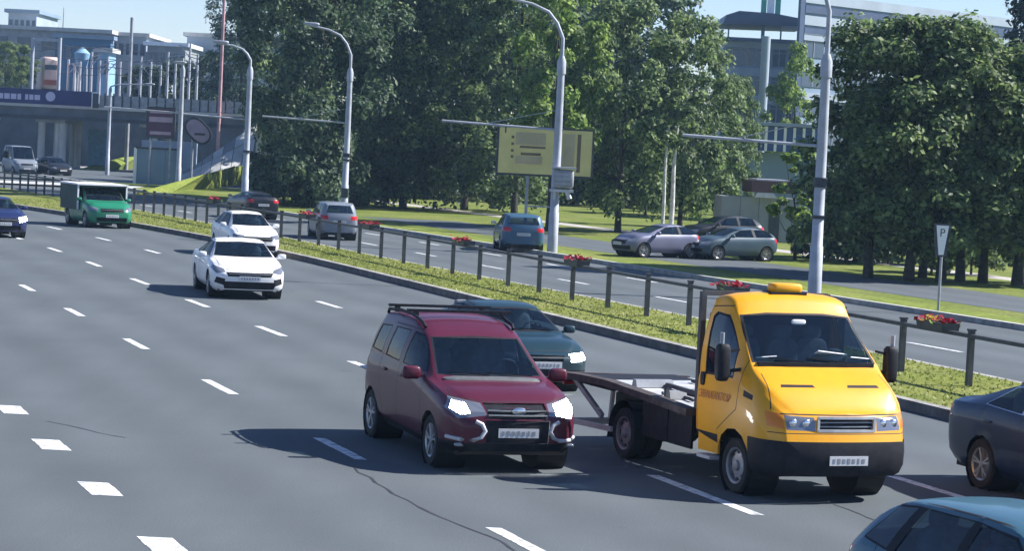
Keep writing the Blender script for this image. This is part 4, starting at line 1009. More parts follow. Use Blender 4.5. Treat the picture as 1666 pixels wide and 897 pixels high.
lamp_post(397, 341, 'lamp post with a short curved arm at the left edge of the dark trees', hc=7.4, arm=(-1.9, 1.3), bracket=3.4, bands=((3.0, .12),))
lamp_post(289, 312, 'pale lamp post between the maroon poster and the oval sign', hc=8.0, arm=(-.5, .35), bracket=5.0, group=None, scale=.95)
lamp_post(174, 287, 'pale lamp post standing in front of the overpass, left of the maroon poster', hc=7.0, arm=(3.4, .5), bracket=0, group=None, scale=.9)
# cabinet on the post
b = p3.location
cab = empty('equipment_cabinet', (b.x + .28, b.y - .15, 2.9), 0, 'grey blue equipment cabinet fixed to the lamp post in front of the yellow billboard', 'cabinet')
mb = MB(); blob(mb, (0, 0, 0), (.80, .5, .72), .3); mb.build('box', M['galv2'], cab, 50)
mb = MB(); mb.box((0, -.02, .42), (.95, .65, .06)); mb.build('roof', M['galv'], cab)
for z in (-.18, 0.0, .18):
    mb = MB(); mb.box((0, -.26, z), (.62, .02, .06)); mb.build('louvre', M['pole'], cab)
mb = MB(); mb.box((-.05, 0, -.45), (.9, .45, .10)); mb.tube([(.15, -.1, -.45), (.28, -.12, -.75)], .09, 10); mb.tube([(-.30, -.1, -.45), (-.3, -.1, -.8)], .05, 8); mb.build('mounting_tray', M['galv'], cab, 50)

# tapered white sign on a post
g = G(1526, 512)
sg = empty('sign', (g.x, g.y, .1), .05, 'white tapered sign with dark border on a thin post under the right trees', 'sign')
mb = MB(); mb.tube([(0, 0, -.1), (0, 0, 2.55)], .042, 8); mb.build('post', M['galv2'], sg, 50)
bd = [(-.21, 1.62), (.13, 1.62), (.24, 2.62), (-.30, 2.62)]; wh = [(-.115, 1.68), (.04, 1.68), (.16, 2.56), (-.225, 2.56)]
mb = MB(); mb.prism(bd, -.09, -.05); mb.build('border', M['poledark'], sg)
mb = MB(); mb.prism(wh, -.10, -.088); mb.build('panel', M['white'], sg)
sg.scale = (.9, .9, .92)
text_part('P', .34, M['poledark'], sg, 'letter', (-.03, -.104, 2.33), (1, 0, 0), (0, 0, 1))

# yellow billboard
g = G(890, 388)
bb = empty('billboard', (g.x, g.y, .1), .06, 'pale yellow billboard on two grey legs under the trees, partly hidden by the lamp post', 'billboard')
M['bbyellow'] = matte('billboard_yellow', (0.66, 0.57, 0.22), 0.7, 0.10, 0.8)
M['bbgrey'] = matte('billboard_grey', (0.46, 0.38, 0.22), 0.7, 0.12, 1.2)
M['bbdark'] = matte('billboard_print', (0.17, 0.12, 0.07), 0.7, 0.2, 1.2)
mb = MB(); mb.box((-.28, .06, 3.75), (4.35, .16, 2.2)); mb.build('frame', M['poledark'], bb)
mb = MB(); mb.box((-.28, -.045, 3.75), (4.15, .03, 2.02)); fc = mb.build('poster', M['bbyellow'], bb)
def pr(x, z, w_, h, m, nm): mb = MB(); mb.box((x, -.066, z), (w_, .006, h)); return mb.build(nm, M[m], fc)
pr(-.95, 4.30, 1.35, .55, 'bbgrey', 'printed_block'); pr(-.85, 3.93, 1.15, .10, 'bbdark', 'printed_line'); pr(-.92, 3.62, .9, .12, 'bbdark', 'printed_line'); pr(-1.0, 3.35, 1.2, .35, 'bbgrey', 'printed_block')
for z in (4.35, 4.05, 3.75, 3.48): pr(-1.75, z, .12, .12, 'bbdark', 'printed_dot')
pr(.75, 3.85, .55, 1.5, 'bbgrey', 'printed_figure'); pr(1.22, 3.75, .16, 1.7, 'bbdark', 'printed_stripe')
for x in (-1.0, .35):
    mb = MB(); mb.bar((x, .12, 0), (x, .12, 2.75), .13); mb.build('leg', M['galv2'], bb)
mb = MB(); mb.bar((-1.0, .12, 1.3), (.35, .12, 1.3), .07); mb.build('brace', M['galv2'], bb)

# ------------------------------------------------------------------ trees
def crown_mesh(name, seed, mat, H, Rr, z0, nclump, nleaf, ls, shape='round'):
    r = random.Random(seed); v = []; f = []
    cl = []
    for i in range(nclump):
        for _ in range(30):
            a = r.random() * 2 * math.pi; t = r.random(); z = lerp(z0, H, t)
            if shape == 'cone': rad = Rr * (1 - t) ** .8 + .15
            else: rad = Rr * (max(0.0, 1 - abs((t - .42) / .60) ** 2.3)) ** .5 * (1 + .22 * math.sin(a * 3 + seed) * math.sin(t * 5 + seed)) + .1
            q = (r.random() ** .38) * rad
            c = Vector((q * math.cos(a), q * math.sin(a), z))
            if all((c - o).length > Rr * .14 for o in cl): break
        cl.append(c)
    for c in cl:
        cs = Rr * r.uniform(.17, .31)
        for k in range(nleaf):
            d = Vector((r.gauss(0, 1), r.gauss(0, 1), r.gauss(0, .75)))
            if r.random() < .55: d.z = abs(d.z) * .9
            d = d.normalized() * cs * (r.random() ** .45); p = c + d
            n = (d.normalized() * .8 + Vector((0, 0, .55)) + Vector((r.gauss(0, .5), r.gauss(0, .5), r.gauss(0, .5)))).normalized()
            t1 = n.cross(Vector((r.gauss(0, 1), r.gauss(0, 1), r.gauss(0, 1)))).normalized(); t2 = n.cross(t1); s = ls * r.uniform(.6, 1.35)
            i0 = len(v); bend = -n * s * .25
            v += [tuple(p - t1 * s), tuple(p - t2 * s * .6 + bend * .2), tuple(p + t1 * s + bend), tuple(p + t2 * s * .6 + bend * .2)]
            f.append((i0, i0 + 1, i0 + 2, i0 + 3))
    me = bpy.data.meshes.new(name); me.from_pydata(v, [], f); me.materials.append(mat); me.update(); return me, cl
def trunk_mesh(seed, H, rad, cl, mat, lean=.2, kids=9):
    r = random.Random(seed); mb = MB(); P = [Vector((0, 0, -.3))]; n = 7
    for i in range(1, n + 1): P.append(Vector((r.uniform(-1, 1) * lean * i / n, r.uniform(-1, 1) * lean * i / n, H * .78 * i / n)))
    mb.tube(P, [rad * 1.35] + [rad * (1 - .8 * i / n) for i in range(1, n + 1)], 9)
    for c in r.sample(cl, min(kids, len(cl))):
        i = max(2, min(n - 1, int(c.z / (H * .78) * n * .62))); a = P[i]; m_ = a.lerp(c, .5) + Vector((0, 0, -.25))
        if c.z < a.z + .2: continue
        mb.tube([a, m_, c], [rad * .38, rad * .22, rad * .06], 6)
    return mb.mesh('trunk', mat, 60)
TREE = {}
for key, seed, mat, H, Rr, z0, nc, nl, ls, sh_ in (('a', 11, 'leafA', 17.0, 4.3, .5, 120, 200, .16, 'round'), ('b', 12, 'leafB', 16.5, 4.0, .9, 110, 200, .16, 'round'),
                                               ('c', 13, 'leafB', 12.0, 4.0, 1.6, 95, 190, .16, 'round'), ('d', 14, 'leafB', 10.5, 3.2, 1.15, 105, 205, .14, 'round'),
                                               ('e', 15, 'leafB', 10.5, 3.0, 1.3, 100, 205, .14, 'round'), ('young', 16, 'leafC', 4.2, .85, .5, 30, 120, .09, 'round'),
                                               ('bush', 17, 'leafA', 3.2, 2.0, .1, 40, 170, .13, 'round'), ('bush2', 18, 'leafB', 2.4, 1.6, .1, 34, 160, .11, 'round'),
                                               ('cone', 19, 'leafD', 15, 3.4, 1.0, 110, 150, .17, 'cone'), ('light', 20, 'leafC', 12.0, 2.6, 3.5, 60, 170, .15, 'round')):
    me, cl = crown_mesh('crown', seed, M[mat], H, Rr, z0, nc, nl, ls, sh_)
    TREE[key] = (me, trunk_mesh(seed, H, .20 if H > 8 else .06, cl, M['bark']), H)
def tree(key, x, y, label, rz=0.0, s=(1, 1, 1), group='trees in the park', name=None, cat='tree', trunk=None):
    cm, tm, H = TREE[key]
    nm = name or ('shrub' if key.startswith('bush') else 'fir_tree' if key == 'cone' else 'lime_tree')
    r = empty(nm, (x, y, .1), rz, label, cat, group); r.scale = s
    for n_, me in (('trunk', tm), ('crown', cm)):
        o = bpy.data.objects.new(n_, me); C.objects.link(o); o.parent = r
    return r
def T(key, px, py, label, rz=0.0, s=1.0, sz=None, **k):
    g = G(px, py, .1); return tree(key, g.x, g.y, label, rz, (s, s, sz or s), **k)
T('a', 512, 338, 'large dark tree between the curved lamp post and the banded lamp post', 0.4, .88, 1.02)
T('b', 478, 326, 'dark tree at the left end of the park just right of the curved lamp post', 2.0, .72, 1.04)
T('a', 580, 336, 'dark tree directly behind the banded lamp post', 2.1, .92, .98)
T('b', 655, 339, 'dense dark tree on a thin trunk right of the banded lamp post', 4.0, .98, .96)
T('a', 755, 342, 'big tree with a green lit top left of the yellow billboard', 5.2, 1.0, .96)
T('b', 836, 350, 'dark tree standing right behind the left half of the yellow billboard', 1.2, .85, .92)
T('light', 893, 376, 'light green slender tree behind the lamp post with the grey cabinet', 0.9, .85, 1.02)
T('c', 1005, 378, 'round dark tree right of the yellow billboard', 0.7, .74, .90)
T('c', 1105, 381, 'rounded tree above the silver parked hatchback', 3.4, .66, .86)
T('c', 1188, 374, 'narrow lit tree at the left edge of the blue grey building', 3.0, .34, .66)
tree('light', D(1290, 240, 166).x, 166, 'sparse light tree in front of the blue grey office, left of the tall lamp post', 2.2, (.72, .72, .95))
T('d', 1412, 452, 'bushy lit tree just right of the tall lamp post behind the cab', .3, .80, .82)
T('e', 1478, 457, 'lit tree on a slim trunk left of the white tapered sign', 1.3, .85, .84)
T('d', 1530, 459, 'lit tree directly behind the white tapered sign', 2.3, .85, .83)
T('e', 1562, 458, 'slim tree first to the right of the white tapered sign', 3.5, .8, .78)
T('d', 1598, 460, 'slim tree second to the right of the white tapered sign', 4.4, .8, .76)
T('e', 1655, 464, 'tree at the right edge of the photo behind the dark saloon', 5.5, .95, .78)
T('e', 1500, 452, 'thin trunked tree close behind the left side of the tapered sign', .2, .7, .84)
T('cone', 1655, 400, 'dark fir tree rising behind the others at the top right corner', 0, .8, 1.0)
T('young', 1293, 424, 'young bright green tree left of the lamp post behind the cab', 0, 1.15, 1.0, group=None)
T('bush2', 1335, 420, 'low bush at the foot of the right trees, beside the young tree', 0, .8, group='shrubs under the trees')
for i, (px, py, k, s, lb) in enumerate(((462, 332, 'bush', 1.0, 'dark shrub filling the gap under the leftmost tree'), (505, 336, 'bush', 1.3, 'dark shrub left of the banded lamp post'), (600, 334, 'bush', 1.1, 'dark shrub right of the banded lamp post, before the bright lawn'),
                                        (700, 322, 'bush', 1.5, 'shrub left of the yellow billboard in the tree shade'), (790, 322, 'bush', 1.5, 'shrub behind the legs of the yellow billboard'), (960, 335, 'bush', 1.5, 'dark shrub right of the yellow billboard behind thin trunks'),
                                        (1050, 350, 'bush2', 1.5, 'shrub behind the two pale trunks'), (1150, 345, 'bush2', 1.6, 'shrub behind the parked black car'), (1390, 425, 'bush', 1.1, 'shrub below the bushy lit tree right of the tall lamp post'), (1445, 430, 'bush', 1.1, 'dark shrub left of the row of slim trunks'),
                                        (1515, 446, 'bush2', .8, 'low shrub added to shade the ground behind the tapered sign post'), (1580, 448, 'bush2', .8, 'low shrub added to shade the ground between the slim trunks right of the sign'), (1650, 432, 'bush', 1.2, 'dark shrub at the right edge under the fir tree'), (1230, 330, 'bush', 1.8, 'leafy shrub in front of the blue glazed shop front'))):  # the two low shrubs by the sign are added to darken sunlit ground
    T(k, px, py, lb, i * 1.1, s, group='shrubs under the trees')
# a far belt of wood behind the park reads as one dark mass
mb_v = []; mb_f = []
r_ = random.Random(5); cmv = TREE['a'][0]
for i in range(26):
    x0 = -13 + i * 2.2; y0 = 176 + 14 * math.sin(i * 1.7) + (x0 + 34) * .25; s_ = r_.uniform(.75, 1.0)
    if x0 > 10.5: continue
    n0 = len(mb_v)
    ca, sa = math.cos(i * 1.9), math.sin(i * 1.9)
    for k, pq in enumerate(cmv.polygons):
        if k % 3: continue
        b0 = len(mb_v)
        for vi in pq.vertices:
            q = cmv.vertices[vi].co; c0 = cmv.vertices[pq.vertices[0]].co; q = c0 + (q - c0) * 1.7; mb_v.append((x0 + s_ * (ca * q.x - sa * q.y), y0 + s_ * (sa * q.x + ca * q.y), .0 + q.z * s_))
        mb_f.append((b0, b0 + 1, b0 + 2, b0 + 3))
me = bpy.data.meshes.new('distant_wood'); me.from_pydata(mb_v, [], mb_f); me.materials.append(M['leafA'])
o = bpy.data.objects.new('distant_wood', me); C.objects.link(o); tag(o, 'dark mass of trees closing the back of the park', 'wood', kind='stuff')
# two pale trunks
for px, lb in ((1076, 'thin pale birch trunk, left one of the pair above the silver hatchback'), (1090, 'thicker pale birch trunk, right one of the pair above the silver hatchback')):
    g = G(px, 388, .1); r = empty('birch_tree', (g.x, g.y, .1), 0, lb, 'tree', 'pale trunks above the parked cars')
    mb = MB(); mb.tube([(0, 0, -.2), (.03, 0, 1.5), (.0, 0, 3.4), (.08, 0, 5.2)], [.13, .11, .09, .05] if px == 1090 else [.09, .08, .06, .04], 8); mb.build('trunk', M['birch'], r, 60)
    mb = MB(); rr = random.Random(px)
    me, cl = crown_mesh('crown', px, M['leafB'], 7.0, 1.3, 3.6, 20, 110, .13); o = bpy.data.objects.new('crown', me); C.objects.link(o); o.parent = r

# kiosk in the park
g = G(1225, 392, .1); kx, ky = g.x, g.y
ks = empty('kiosk', (kx, ky, .1), .1, 'grey kiosk with a brown roof behind the parked cars', 'kiosk')
M['brown'] = matte('brown_sheet', (0.10, 0.055, 0.05), 0.7, 0.2, 1)
M['kwall'] = matte('kiosk_wall', (0.24, 0.26, 0.27), 0.8, 0.12, 1)
for i in range(4):
    mb = MB(); mb.box((-1.35 + i * .9, 0, 1.05), (.88, 2.0, 2.1)); mb.build('wall_panel', M['kwall'], ks)
mb = MB(); mb.box((.75, -1.02, .95), (.5, .05, 1.8)); mb.build('door', M['poledark'], ks)
mb = MB(); mb.box((.55, -.1, 2.62), (2.0, 2.5, .55)); mb.build('fascia', M['brown'], ks)
mb = MB(); mb.box((.6, -.1, 2.93), (1.6, 2.2, .08)); mb.build('roof', M['galv'], ks)
mb = MB(); mb.prism([(-.35, 2.1), (.75, 2.1), (.55, 2.32), (-.2, 2.32)], -1.5, -1.0); mb.build('awning', M['galv'], ks)

# ------------------------------------------------------------------ blue grey office building on the right
M['facade'] = matte('facade_panel', (0.19, 0.26, 0.34), 0.6, 0.1, .3)
M['facade2'] = matte('facade_pale', (0.30, 0.36, 0.43), 0.7, 0.1, .3)
M['roofblue'] = matte('roof_blue', (0.05, 0.075, 0.14), 0.5, 0.15, .5)
M['greenled'] = simple('green_panel', (0.03, 0.33, 0.20), 0.4)
P0 = D(1172, 200, 262); P1 = D(1300, 200, 262)
of = empty('office_building', (P0.x, P0.y, 0), 0, 'blue grey office block with window bands and a floating dark roof on posts', 'building')
Wd = P1.x - P0.x; top = D(1235, 68, 262).z
mb = MB(); mb.box((Wd / 2, 6, top / 2), (Wd, 12, top)); mb.build('wall', M['facade'], of)
fl_ = 2.95; nf = int(top / fl_)
for k in range(nf):
    z = top - .9 - k * fl_
    mb = MB(); mb.box((Wd / 2, -.12, z + .65), (Wd + .1, .24, .85)); mb.build('spandrel', M['facade2'], of)
    for j in range(5):
        w_ = Wd / 5; mb = MB(); mb.box((w_ * (j + .5), -.03, z - .75), (w_ - .35, .10, 1.75)); o = mb.build('window', M['winglass'], of)
        mb = MB(); mb.box((w_ * (j + .5), -.10, z - .75), (.09, .08, 1.75)); mb.box((w_ * (j + .5), -.10, z - .2), (w_ - .4, .08, .07)); mb.build('mullion', M['galv2'], o)
A = D(1168, 48, 262); B = D(1296, 62, 262)
mb = MB(); mb.box((Wd / 2, 5, top + .15), (Wd + 1.2, 13, .35)); mb.build('roof', M['roofblue'], of)
zc = D(1232, 33, 262).z
mb = MB(); mb.prism([(-.4, zc - .55), (Wd + .2, zc - .45), (Wd + .2, zc + .25), (Wd * .6, zc + .75), (Wd * .15, zc + .85), (-.1, zc + .35)], -1.5, 11); mb.build('canopy_roof', M['roofblue'], of)
for x in (.5, Wd * .5, Wd * .73, Wd - .3):
    mb = MB(); mb.box((x, 2, (top + zc - .5) / 2 + .1), (.35 if abs(x - Wd * .5) < .1 else .14, .4, zc - .5 - top)); mb.build('roof_post', M['facade'], of)
gs = empty('roof_sign', (P0.x + Wd * .56, 262, zc + .6), 0, 'green and white upright sign standing on the dark floating roof', 'sign')
for x, m_ in ((-.75, 'greenled'), (0, 'white'), (.75, 'greenled')):
    mb = MB(); mb.box((x, 0, 1.3), (.55 if m_ == 'greenled' else .75, .3, 2.6)); mb.build('sign_strip', M[m_], gs)
# tall slim pylon before the office
g = D(1232, 330, 200); py_ = empty('pylon', (g.x, 200, 0), 0, 'thick pale blue pylon in front of the office block windows', 'pylon')
mb = MB(); mb.tube([(0, 0, 0), (0, 0, D(1232, 58, 200).z)], .36, 14); mb.build('shaft', M['facade2'], py_, 50)
mb = MB(); mb.tube([(0, 0, 0), (0, 0, .4)], .55, 14); mb.build('footing', M['concrete'], py_, 50)
# long block with receding facade
Q0 = D(1294, 100, 245); Q1 = D(1650, 100, 272)
d = Vector((Q1.x - Q0.x, Q1.y - Q0.y, 0)); Lb = d.length; an = math.atan2(d.y, d.x)
lb = empty('long_building', (Q0.x, Q0.y, 0), an, 'long grey blue block with dark roof bands receding behind the right trees', 'building')
Ht = D(1294, -14, 245).z
bk = Matrix.Rotation(-an, 3, 'Z') @ Vector((3.2, 12, 0))
mb = MB(); mb.prism([(0, 0), (Lb, 0), (Lb + bk.x, bk.y), (bk.x, bk.y)], 0, Ht, 'z'); mb.build('wall', M['facade'], lb)
mb = MB(); mb.box((.35, -.15, Ht / 2), (.7, .3, Ht)); mb.build('corner_pier', M['roofblue'], lb)
for k, (h_, m_) in enumerate(((.5, 'facade2'), (1.6, 'roofblue'), (2.7, 'facade2'), (3.8, 'roofblue'))):
    mb = MB(); mb.box((Lb / 2 + .4, -.12 - .03 * (k % 2), Ht - h_), (Lb - .9, .24, .75 if k % 2 else .95)); mb.build('roof_band', M[m_], lb)
for k in range(1, 6):
    z = Ht - 2.6 - k * 2.95
    if z < 1: break
    mb = MB(); mb.box((Lb / 2 + .4, -.14, z + 1.2), (Lb - .9, .26, .7)); mb.build('spandrel', M['facade2'], lb)
    for j in range(10):
        w_ = (Lb - 1) / 10; mb = MB(); mb.box((.8 + w_ * (j + .5), -.04, z), (w_ - .4, .12, 1.6)); o = mb.build('window', M['winglass'], lb)
        mb = MB(); mb.box((.8 + w_ * (j + .5), -.13, z), (.08, .06, 1.6)); mb.build('mullion', M['galv2'], o)
# blue shop front in front of the office
M['shopblue'] = simple('shop_blue', (0.02, 0.07, 0.24), 0.3)
A = D(1208, 245, 150); B = D(1322, 250, 150); zt_ = D(1265, 206, 150).z
sf = empty('shop_pavilion', (A.x, 150, 0), 0, 'low pavilion with a blue fascia divided by white posts, behind the shrubs', 'building')
Ws = B.x - A.x
mb = MB(); mb.box((Ws / 2, 3, (zt_ - 1.6) / 2), (Ws, 6, zt_ - 1.6)); mb.build('wall', M['facade'], sf)
mb = MB(); mb.box((Ws / 2, 2.5, zt_ - .75), (Ws + .2, 7, 1.5)); mb.build('blue_fascia', M['shopblue'], sf)
mb = MB(); mb.box((Ws / 2, 2.4, zt_ + .12), (Ws + .6, 7.6, .2)); mb.build('roof', M['facade2'], sf)
for j in range(8):
    mb = MB(); mb.box((.15 + j * (Ws - .3) / 7, -1.1, zt_ - .78), (.16, .12, 1.5)); mb.build('fascia_post', M['white'], sf)

# ------------------------------------------------------------------ the far left: overpass, banks, signs, railway
strip('cross_street', lambda y: -95, lambda y: xE(y) + 18 if y < 190 else -24, 0.112, 172, 330, M['asphalt'])
a0, a1 = G(40, 299, .12), G(216, 306, .12)
mb = MB(); mb.face([(a0.x - 4, a0.y - 1, .118), (a1.x, a1.y - 1, .118), (a1.x, a1.y + 5.5, .118), (a0.x - 4, a0.y + 5.5, .118)]); o = mb.build('pavement', M['palecon']); o['kind'] = 'structure'
a0, a1 = G(62, 274, .12), G(128, 276, .12)
mb = MB(); mb.face([(a0.x, a0.y, .122), (a1.x, a1.y, .122), (a1.x + 1, a1.y + 40, .122), (a0.x + 1, a0.y + 40, .122)]); o = mb.build('pavement', M['paving']); o['kind'] = 'structure'
def bank(pf, pb, hb, nm='grass_bank'):
    A = [G(*p, .11) for p in pf]; Bk = [Vector((a.x + .6, a.y + d_, h)) for a, (d_, h) in zip(A, zip(pb, hb))]
    mb = MB()
    for i in range(len(A) - 1):
        mb.face([A[i], A[i + 1], Bk[i + 1], Bk[i]])
    mb.face(list(reversed(A)) + [Vector((a.x, a.y, a.z - .3)) for a in A])
    for i in range(len(A) - 1): mb.face([Bk[i], Bk[i + 1], Vector((Bk[i + 1].x, Bk[i + 1].y + 8, -.2)), Vector((Bk[i].x, Bk[i].y + 8, -.2))])
    o = mb.build(nm, M['bank']); o['kind'] = 'structure'; return o
bank([(126, 276), (150, 277), (182, 277), (216, 275)], (9, 12, 12, 12), (.7, 1.2, 1.35, 1.5))
bank([(222, 314), (280, 313), (330, 306), (402, 300)], (7, 11, 12, 12), (.5, 1.15, 1.5, 1.7))
# overpass
M['deckcon'] = matte('shadow_dark_concrete', (0.13, 0.14, 0.16), .9, .3, .4)  # deck concrete darkened so that its deep shadows sit in the colour
OY = 214.0
def DX(px): return D(px, 200, OY).x
zb_ = D(100, 190, OY).z; zt_ = D(100, 171, OY).z
op = empty('overpass', (DX(100), OY, 0), 0, 'long grey railway overpass crossing the far end of the road on columns', 'bridge')
ox = DX(100); xl, xr_ = DX(-140) - ox, DX(520) - ox
mb = MB(); mb.box(((xl + xr_) / 2, 5, (zb_ + zt_) / 2), (xr_ - xl, 9.6, zt_ - zb_)); mb.build('deck', M['deckcon'], op)
mb = MB(); mb.box(((xl + xr_) / 2, .12, zb_ - .12), (xr_ - xl, .3, .3)); mb.build('lower_edge', M['poledark'], op)
mb = MB(); mb.box(((xl + xr_) / 2, .05, zt_ - .12), (xr_ - xl, .22, .24)); mb.build('upper_edge', M['palecon'], op)
xp = DX(155) - ox
n = 26
for i in range(n):
    x = lerp(xp, xr_, i / n); w_ = (xr_ - xp) / n
    mb = MB(); mb.box((x + w_ / 2, .2, zt_ + .55), (w_ - .12, .10, 1.0)); mb.build('parapet_panel', M['galv2'], op)
    mb = MB(); mb.box((x, .15, zt_ + .6), (.12, .16, 1.25)); mb.build('parapet_post', M['poledark'], op)
for px in (-60, 64, 90, 99, 250, 420):
    x = DX(px) - ox
    for yy in (1.2, 8.5):
        mb = MB(); mb.tube([(x, yy, -.1), (x, yy, zb_)], .32 if px in (64, 99) else .24, 12); mb.build('column', M['palecon'], op, 50)
for px in (-60, 80, 250, 420):
    mb = MB(); mb.box((DX(px) - ox, 5, zb_ - .35), (2.6, 9, .4)); mb.build('pier_cap', M['concrete'], op)
mb = MB(); mb.box((DX(148) - ox, 4.5, zb_ / 2 - .3), (DX(166) - DX(130), .4, zb_ * .72)); mb.build('abutment_panel', matte('teal_panel', (0.10, 0.20, 0.25), .7), op)
# banner on the parapet
bx0, bx1 = DX(-140), DX(149)
bn = empty('banner', ((bx0 + bx1) / 2, OY - .12, zt_ + .02), 0, 'long indigo banner with a white line of lettering along the overpass parapet', 'banner')
mb = MB(); mb.box((0, 0, .62), (bx1 - bx0, .06, 1.28)); mb.build('cloth', M['banner'], bn)
M['banlet'] = simple('banner_letters', (0.55, 0.52, 0.68), .7)
rb_ = random.Random(2); x = DX(-100) - (bx0 + bx1) / 2
while x < DX(70) - (bx0 + bx1) / 2:
    w_ = rb_.uniform(.22, .5); mb = MB(); mb.box((x + w_ / 2, -.045, .55), (w_, .02, rb_.uniform(.38, .5))); mb.build('letter', M['banlet'], bn); x += w_ + (.10 if rb_.random() < .8 else .35)
mb = MB(); mb.lathe_y([(0, 0), (-.02, .0), (-.02, .42), (0, .42)], (DX(81) - (bx0 + bx1) / 2, -.035, .68), 18); mb.build('emblem', M['banlet'], bn)
fr = empty('framed_sign', (DX(155), OY - .3, zt_), 0, 'small white framed panel at the right end of the indigo banner', 'sign')
mb = MB(); mb.box((0, 0, .55), (.62, .05, 1.3)); mb.build('panel', M['poledark'], fr)
for x_, z_, w_, h_ in ((-.30, .55, .08, 1.35), (.30, .75, .08, .9), (0, 1.22, .66, .10)):
    mb = MB(); mb.box((x_, -.05, z_), (w_, .06, h_)); mb.build('frame_bar', M['white'], fr)
# retaining wall panel
A, B = G(222, 311, .1), G(290, 312, .1); Yw = A.y
zw = D(255, 243, Yw).z
Yw = 172.0; A = D(221, 305, Yw); zw = D(255, 243, Yw).z
rw = empty('retaining_wall', (A.x, Yw, 0), 0, 'smooth blue grey wall below the maroon poster, with a pale end post', 'wall')
Wr = D(290, 300, Yw).x - A.x
for i in range(3):
    mb = MB(); mb.box((Wr * (i + .5) / 3, .2, zw / 2), (Wr / 3 - .012, .4, zw)); mb.build('panel', M['facade'], rw)
mb = MB(); mb.box((Wr / 2, .18, zw + .06), (Wr + .2, .55, .12)); mb.build('coping', M['poledark'], rw)
mb = MB(); mb.box((-.12, .1, zw * .5), (.22, .3, zw + .1)); mb.build('end_post', M['white'], rw)
mb = MB(); mb.box((Wr - .1, -.05, zw * .5), (.12, .2, zw + .1)); mb.build('side_post', M['poledark'], rw)
low = empty('low_wall', (D(300, 240, 196).x, 196, 0), 0, 'pale grey wall band behind the maroon poster and the oval sign', 'wall')
W2 = D(322, 240, 196).x - D(232, 240, 196).x; z2 = D(280, 230, 196).z
for i in range(4):
    mb = MB(); mb.box((-W2 * .77 + W2 * (i + .5) / 4, 0, z2 / 2), (W2 / 4 - .02, .5, z2)); mb.build('panel', M['facade2'], low)
# paved slope of the abutment
sl_ = empty('paved_slope', (D(350, 280, 192).x, 192, 0), 0, 'broken pale concrete slope rising to the right at the end of the overpass', 'slope')
q0, q1 = D(292, 285, 192), D(404, 290, 192); ztp = D(398, 200, 196).z
nx_, nz_ = 7, 4; rs = random.Random(4); o_ = sl_.location
for i in range(nx_):
    for j in range(nz_):
        u0, u1, v0, v1 = i / nx_, (i + 1) / nx_, j / nz_, (j + 1) / nz_
        hmax = lambda u: max(.5, ztp * (.12 + .88 * u ** 1.1))
        def P(u, v): return (lerp(q0.x, q1.x, u) - o_.x, 5.0 * v * (hmax(u) / ztp) + .25 * math.sin(9 * u), hmax(u) * v)
        jz = rs.uniform(-.035, .035); g_ = .005
        pts = [Vector(P(u0 + g_, v0 + g_)), Vector(P(u1 - g_, v0 + g_)), Vector(P(u1 - g_, v1 - g_)), Vector(P(u0 + g_, v1 - g_))]
        n_ = Vector((0, -.7, .7)); mb = MB(); tp = [p + n_ * (.12 + jz) for p in pts]
        mb.face(tp)
        for k in range(4): mb.face([pts[k], pts[(k + 1) % 4], tp[(k + 1) % 4], tp[k]])
        mb.build('concrete_slab', M['palecon'] if rs.random() < .8 else M['kwall'], sl_)
# maroon poster
Yp = 166.0; A = D(237, 227, Yp); B = D(286, 178, Yp)
ps = empty('poster_board', ((A.x + B.x) / 2, Yp, 0), 0, 'square maroon poster board with pink bands beside the pale lamp post', 'billboard')
wp, hp, zc_ = B.x - A.x, B.z - A.z, (A.z + B.z) / 2 + .12
mb = MB(); mb.box((0, .1, zc_), (wp, .2, hp)); mb.build('frame', M['poledark'], ps)
M['maroonp'] = matte('maroon_print', (0.09, 0.04, 0.075), .7, .15, 1); M['pinkp'] = matte('pink_print', (0.36, 0.28, 0.36), .7, .15, 1)
mb = MB(); mb.box((0, -.015, zc_), (wp * .86, .03, hp * .86)); pp = mb.build('poster', M['maroonp'], ps)
for z_, h_, w_ in ((.34, .09, .78), (.10, .16, .82), (-.33, .10, .74)):
    mb = MB(); mb.box((0, -.038, zc_ + z_ * hp), (wp * w_, .016, hp * h_)); mb.build('printed_band', M['pinkp'], pp)
for x_ in (-wp * .35, wp * .35):
    mb = MB(); mb.bar((x_, .12, 0), (x_, .12, zc_ - hp / 2), .12); mb.build('leg', M['galv2'], ps)
# oval sign
Yo = 172.0; c_ = D(322, 213, Yo)
ov = empty('oval_sign', (c_.x, Yo, 0), 0, 'tilted oval grey pink sign with a dark edge on a post beside the paved slope', 'sign')
def oval(a, b, tilt, y0, y1, mat, nm):
    mb = MB(); P = []
    for k in range(22):
        t = 2 * math.pi * k / 22; x, z = a * math.copysign(abs(math.cos(t)) ** .8, math.cos(t)), b * math.copysign(abs(math.sin(t)) ** .8, math.sin(t))
        P.append((x * math.cos(tilt) - z * math.sin(tilt), c_.z + x * math.sin(tilt) + z * math.cos(tilt)))
    mb.prism(P, y0, y1); return mb.build(nm, mat, ov)
oval(1.10, .72, -.75, -.05, .12, M['poledark'], 'border'); fcv = oval(.92, .56, -.75, -.10, -.04, M['pinkp'], 'face')
mb = MB(); mb.box((.15, -.12, c_.z - .22), (.75, .02, .16)); mb.build('printed_band', M['poledark'], fcv)
mb = MB(); mb.tube([(-.35, .05, 0), (-.35, .05, c_.z)], .09, 8); mb.build('post', M['galv2'], ov, 50)
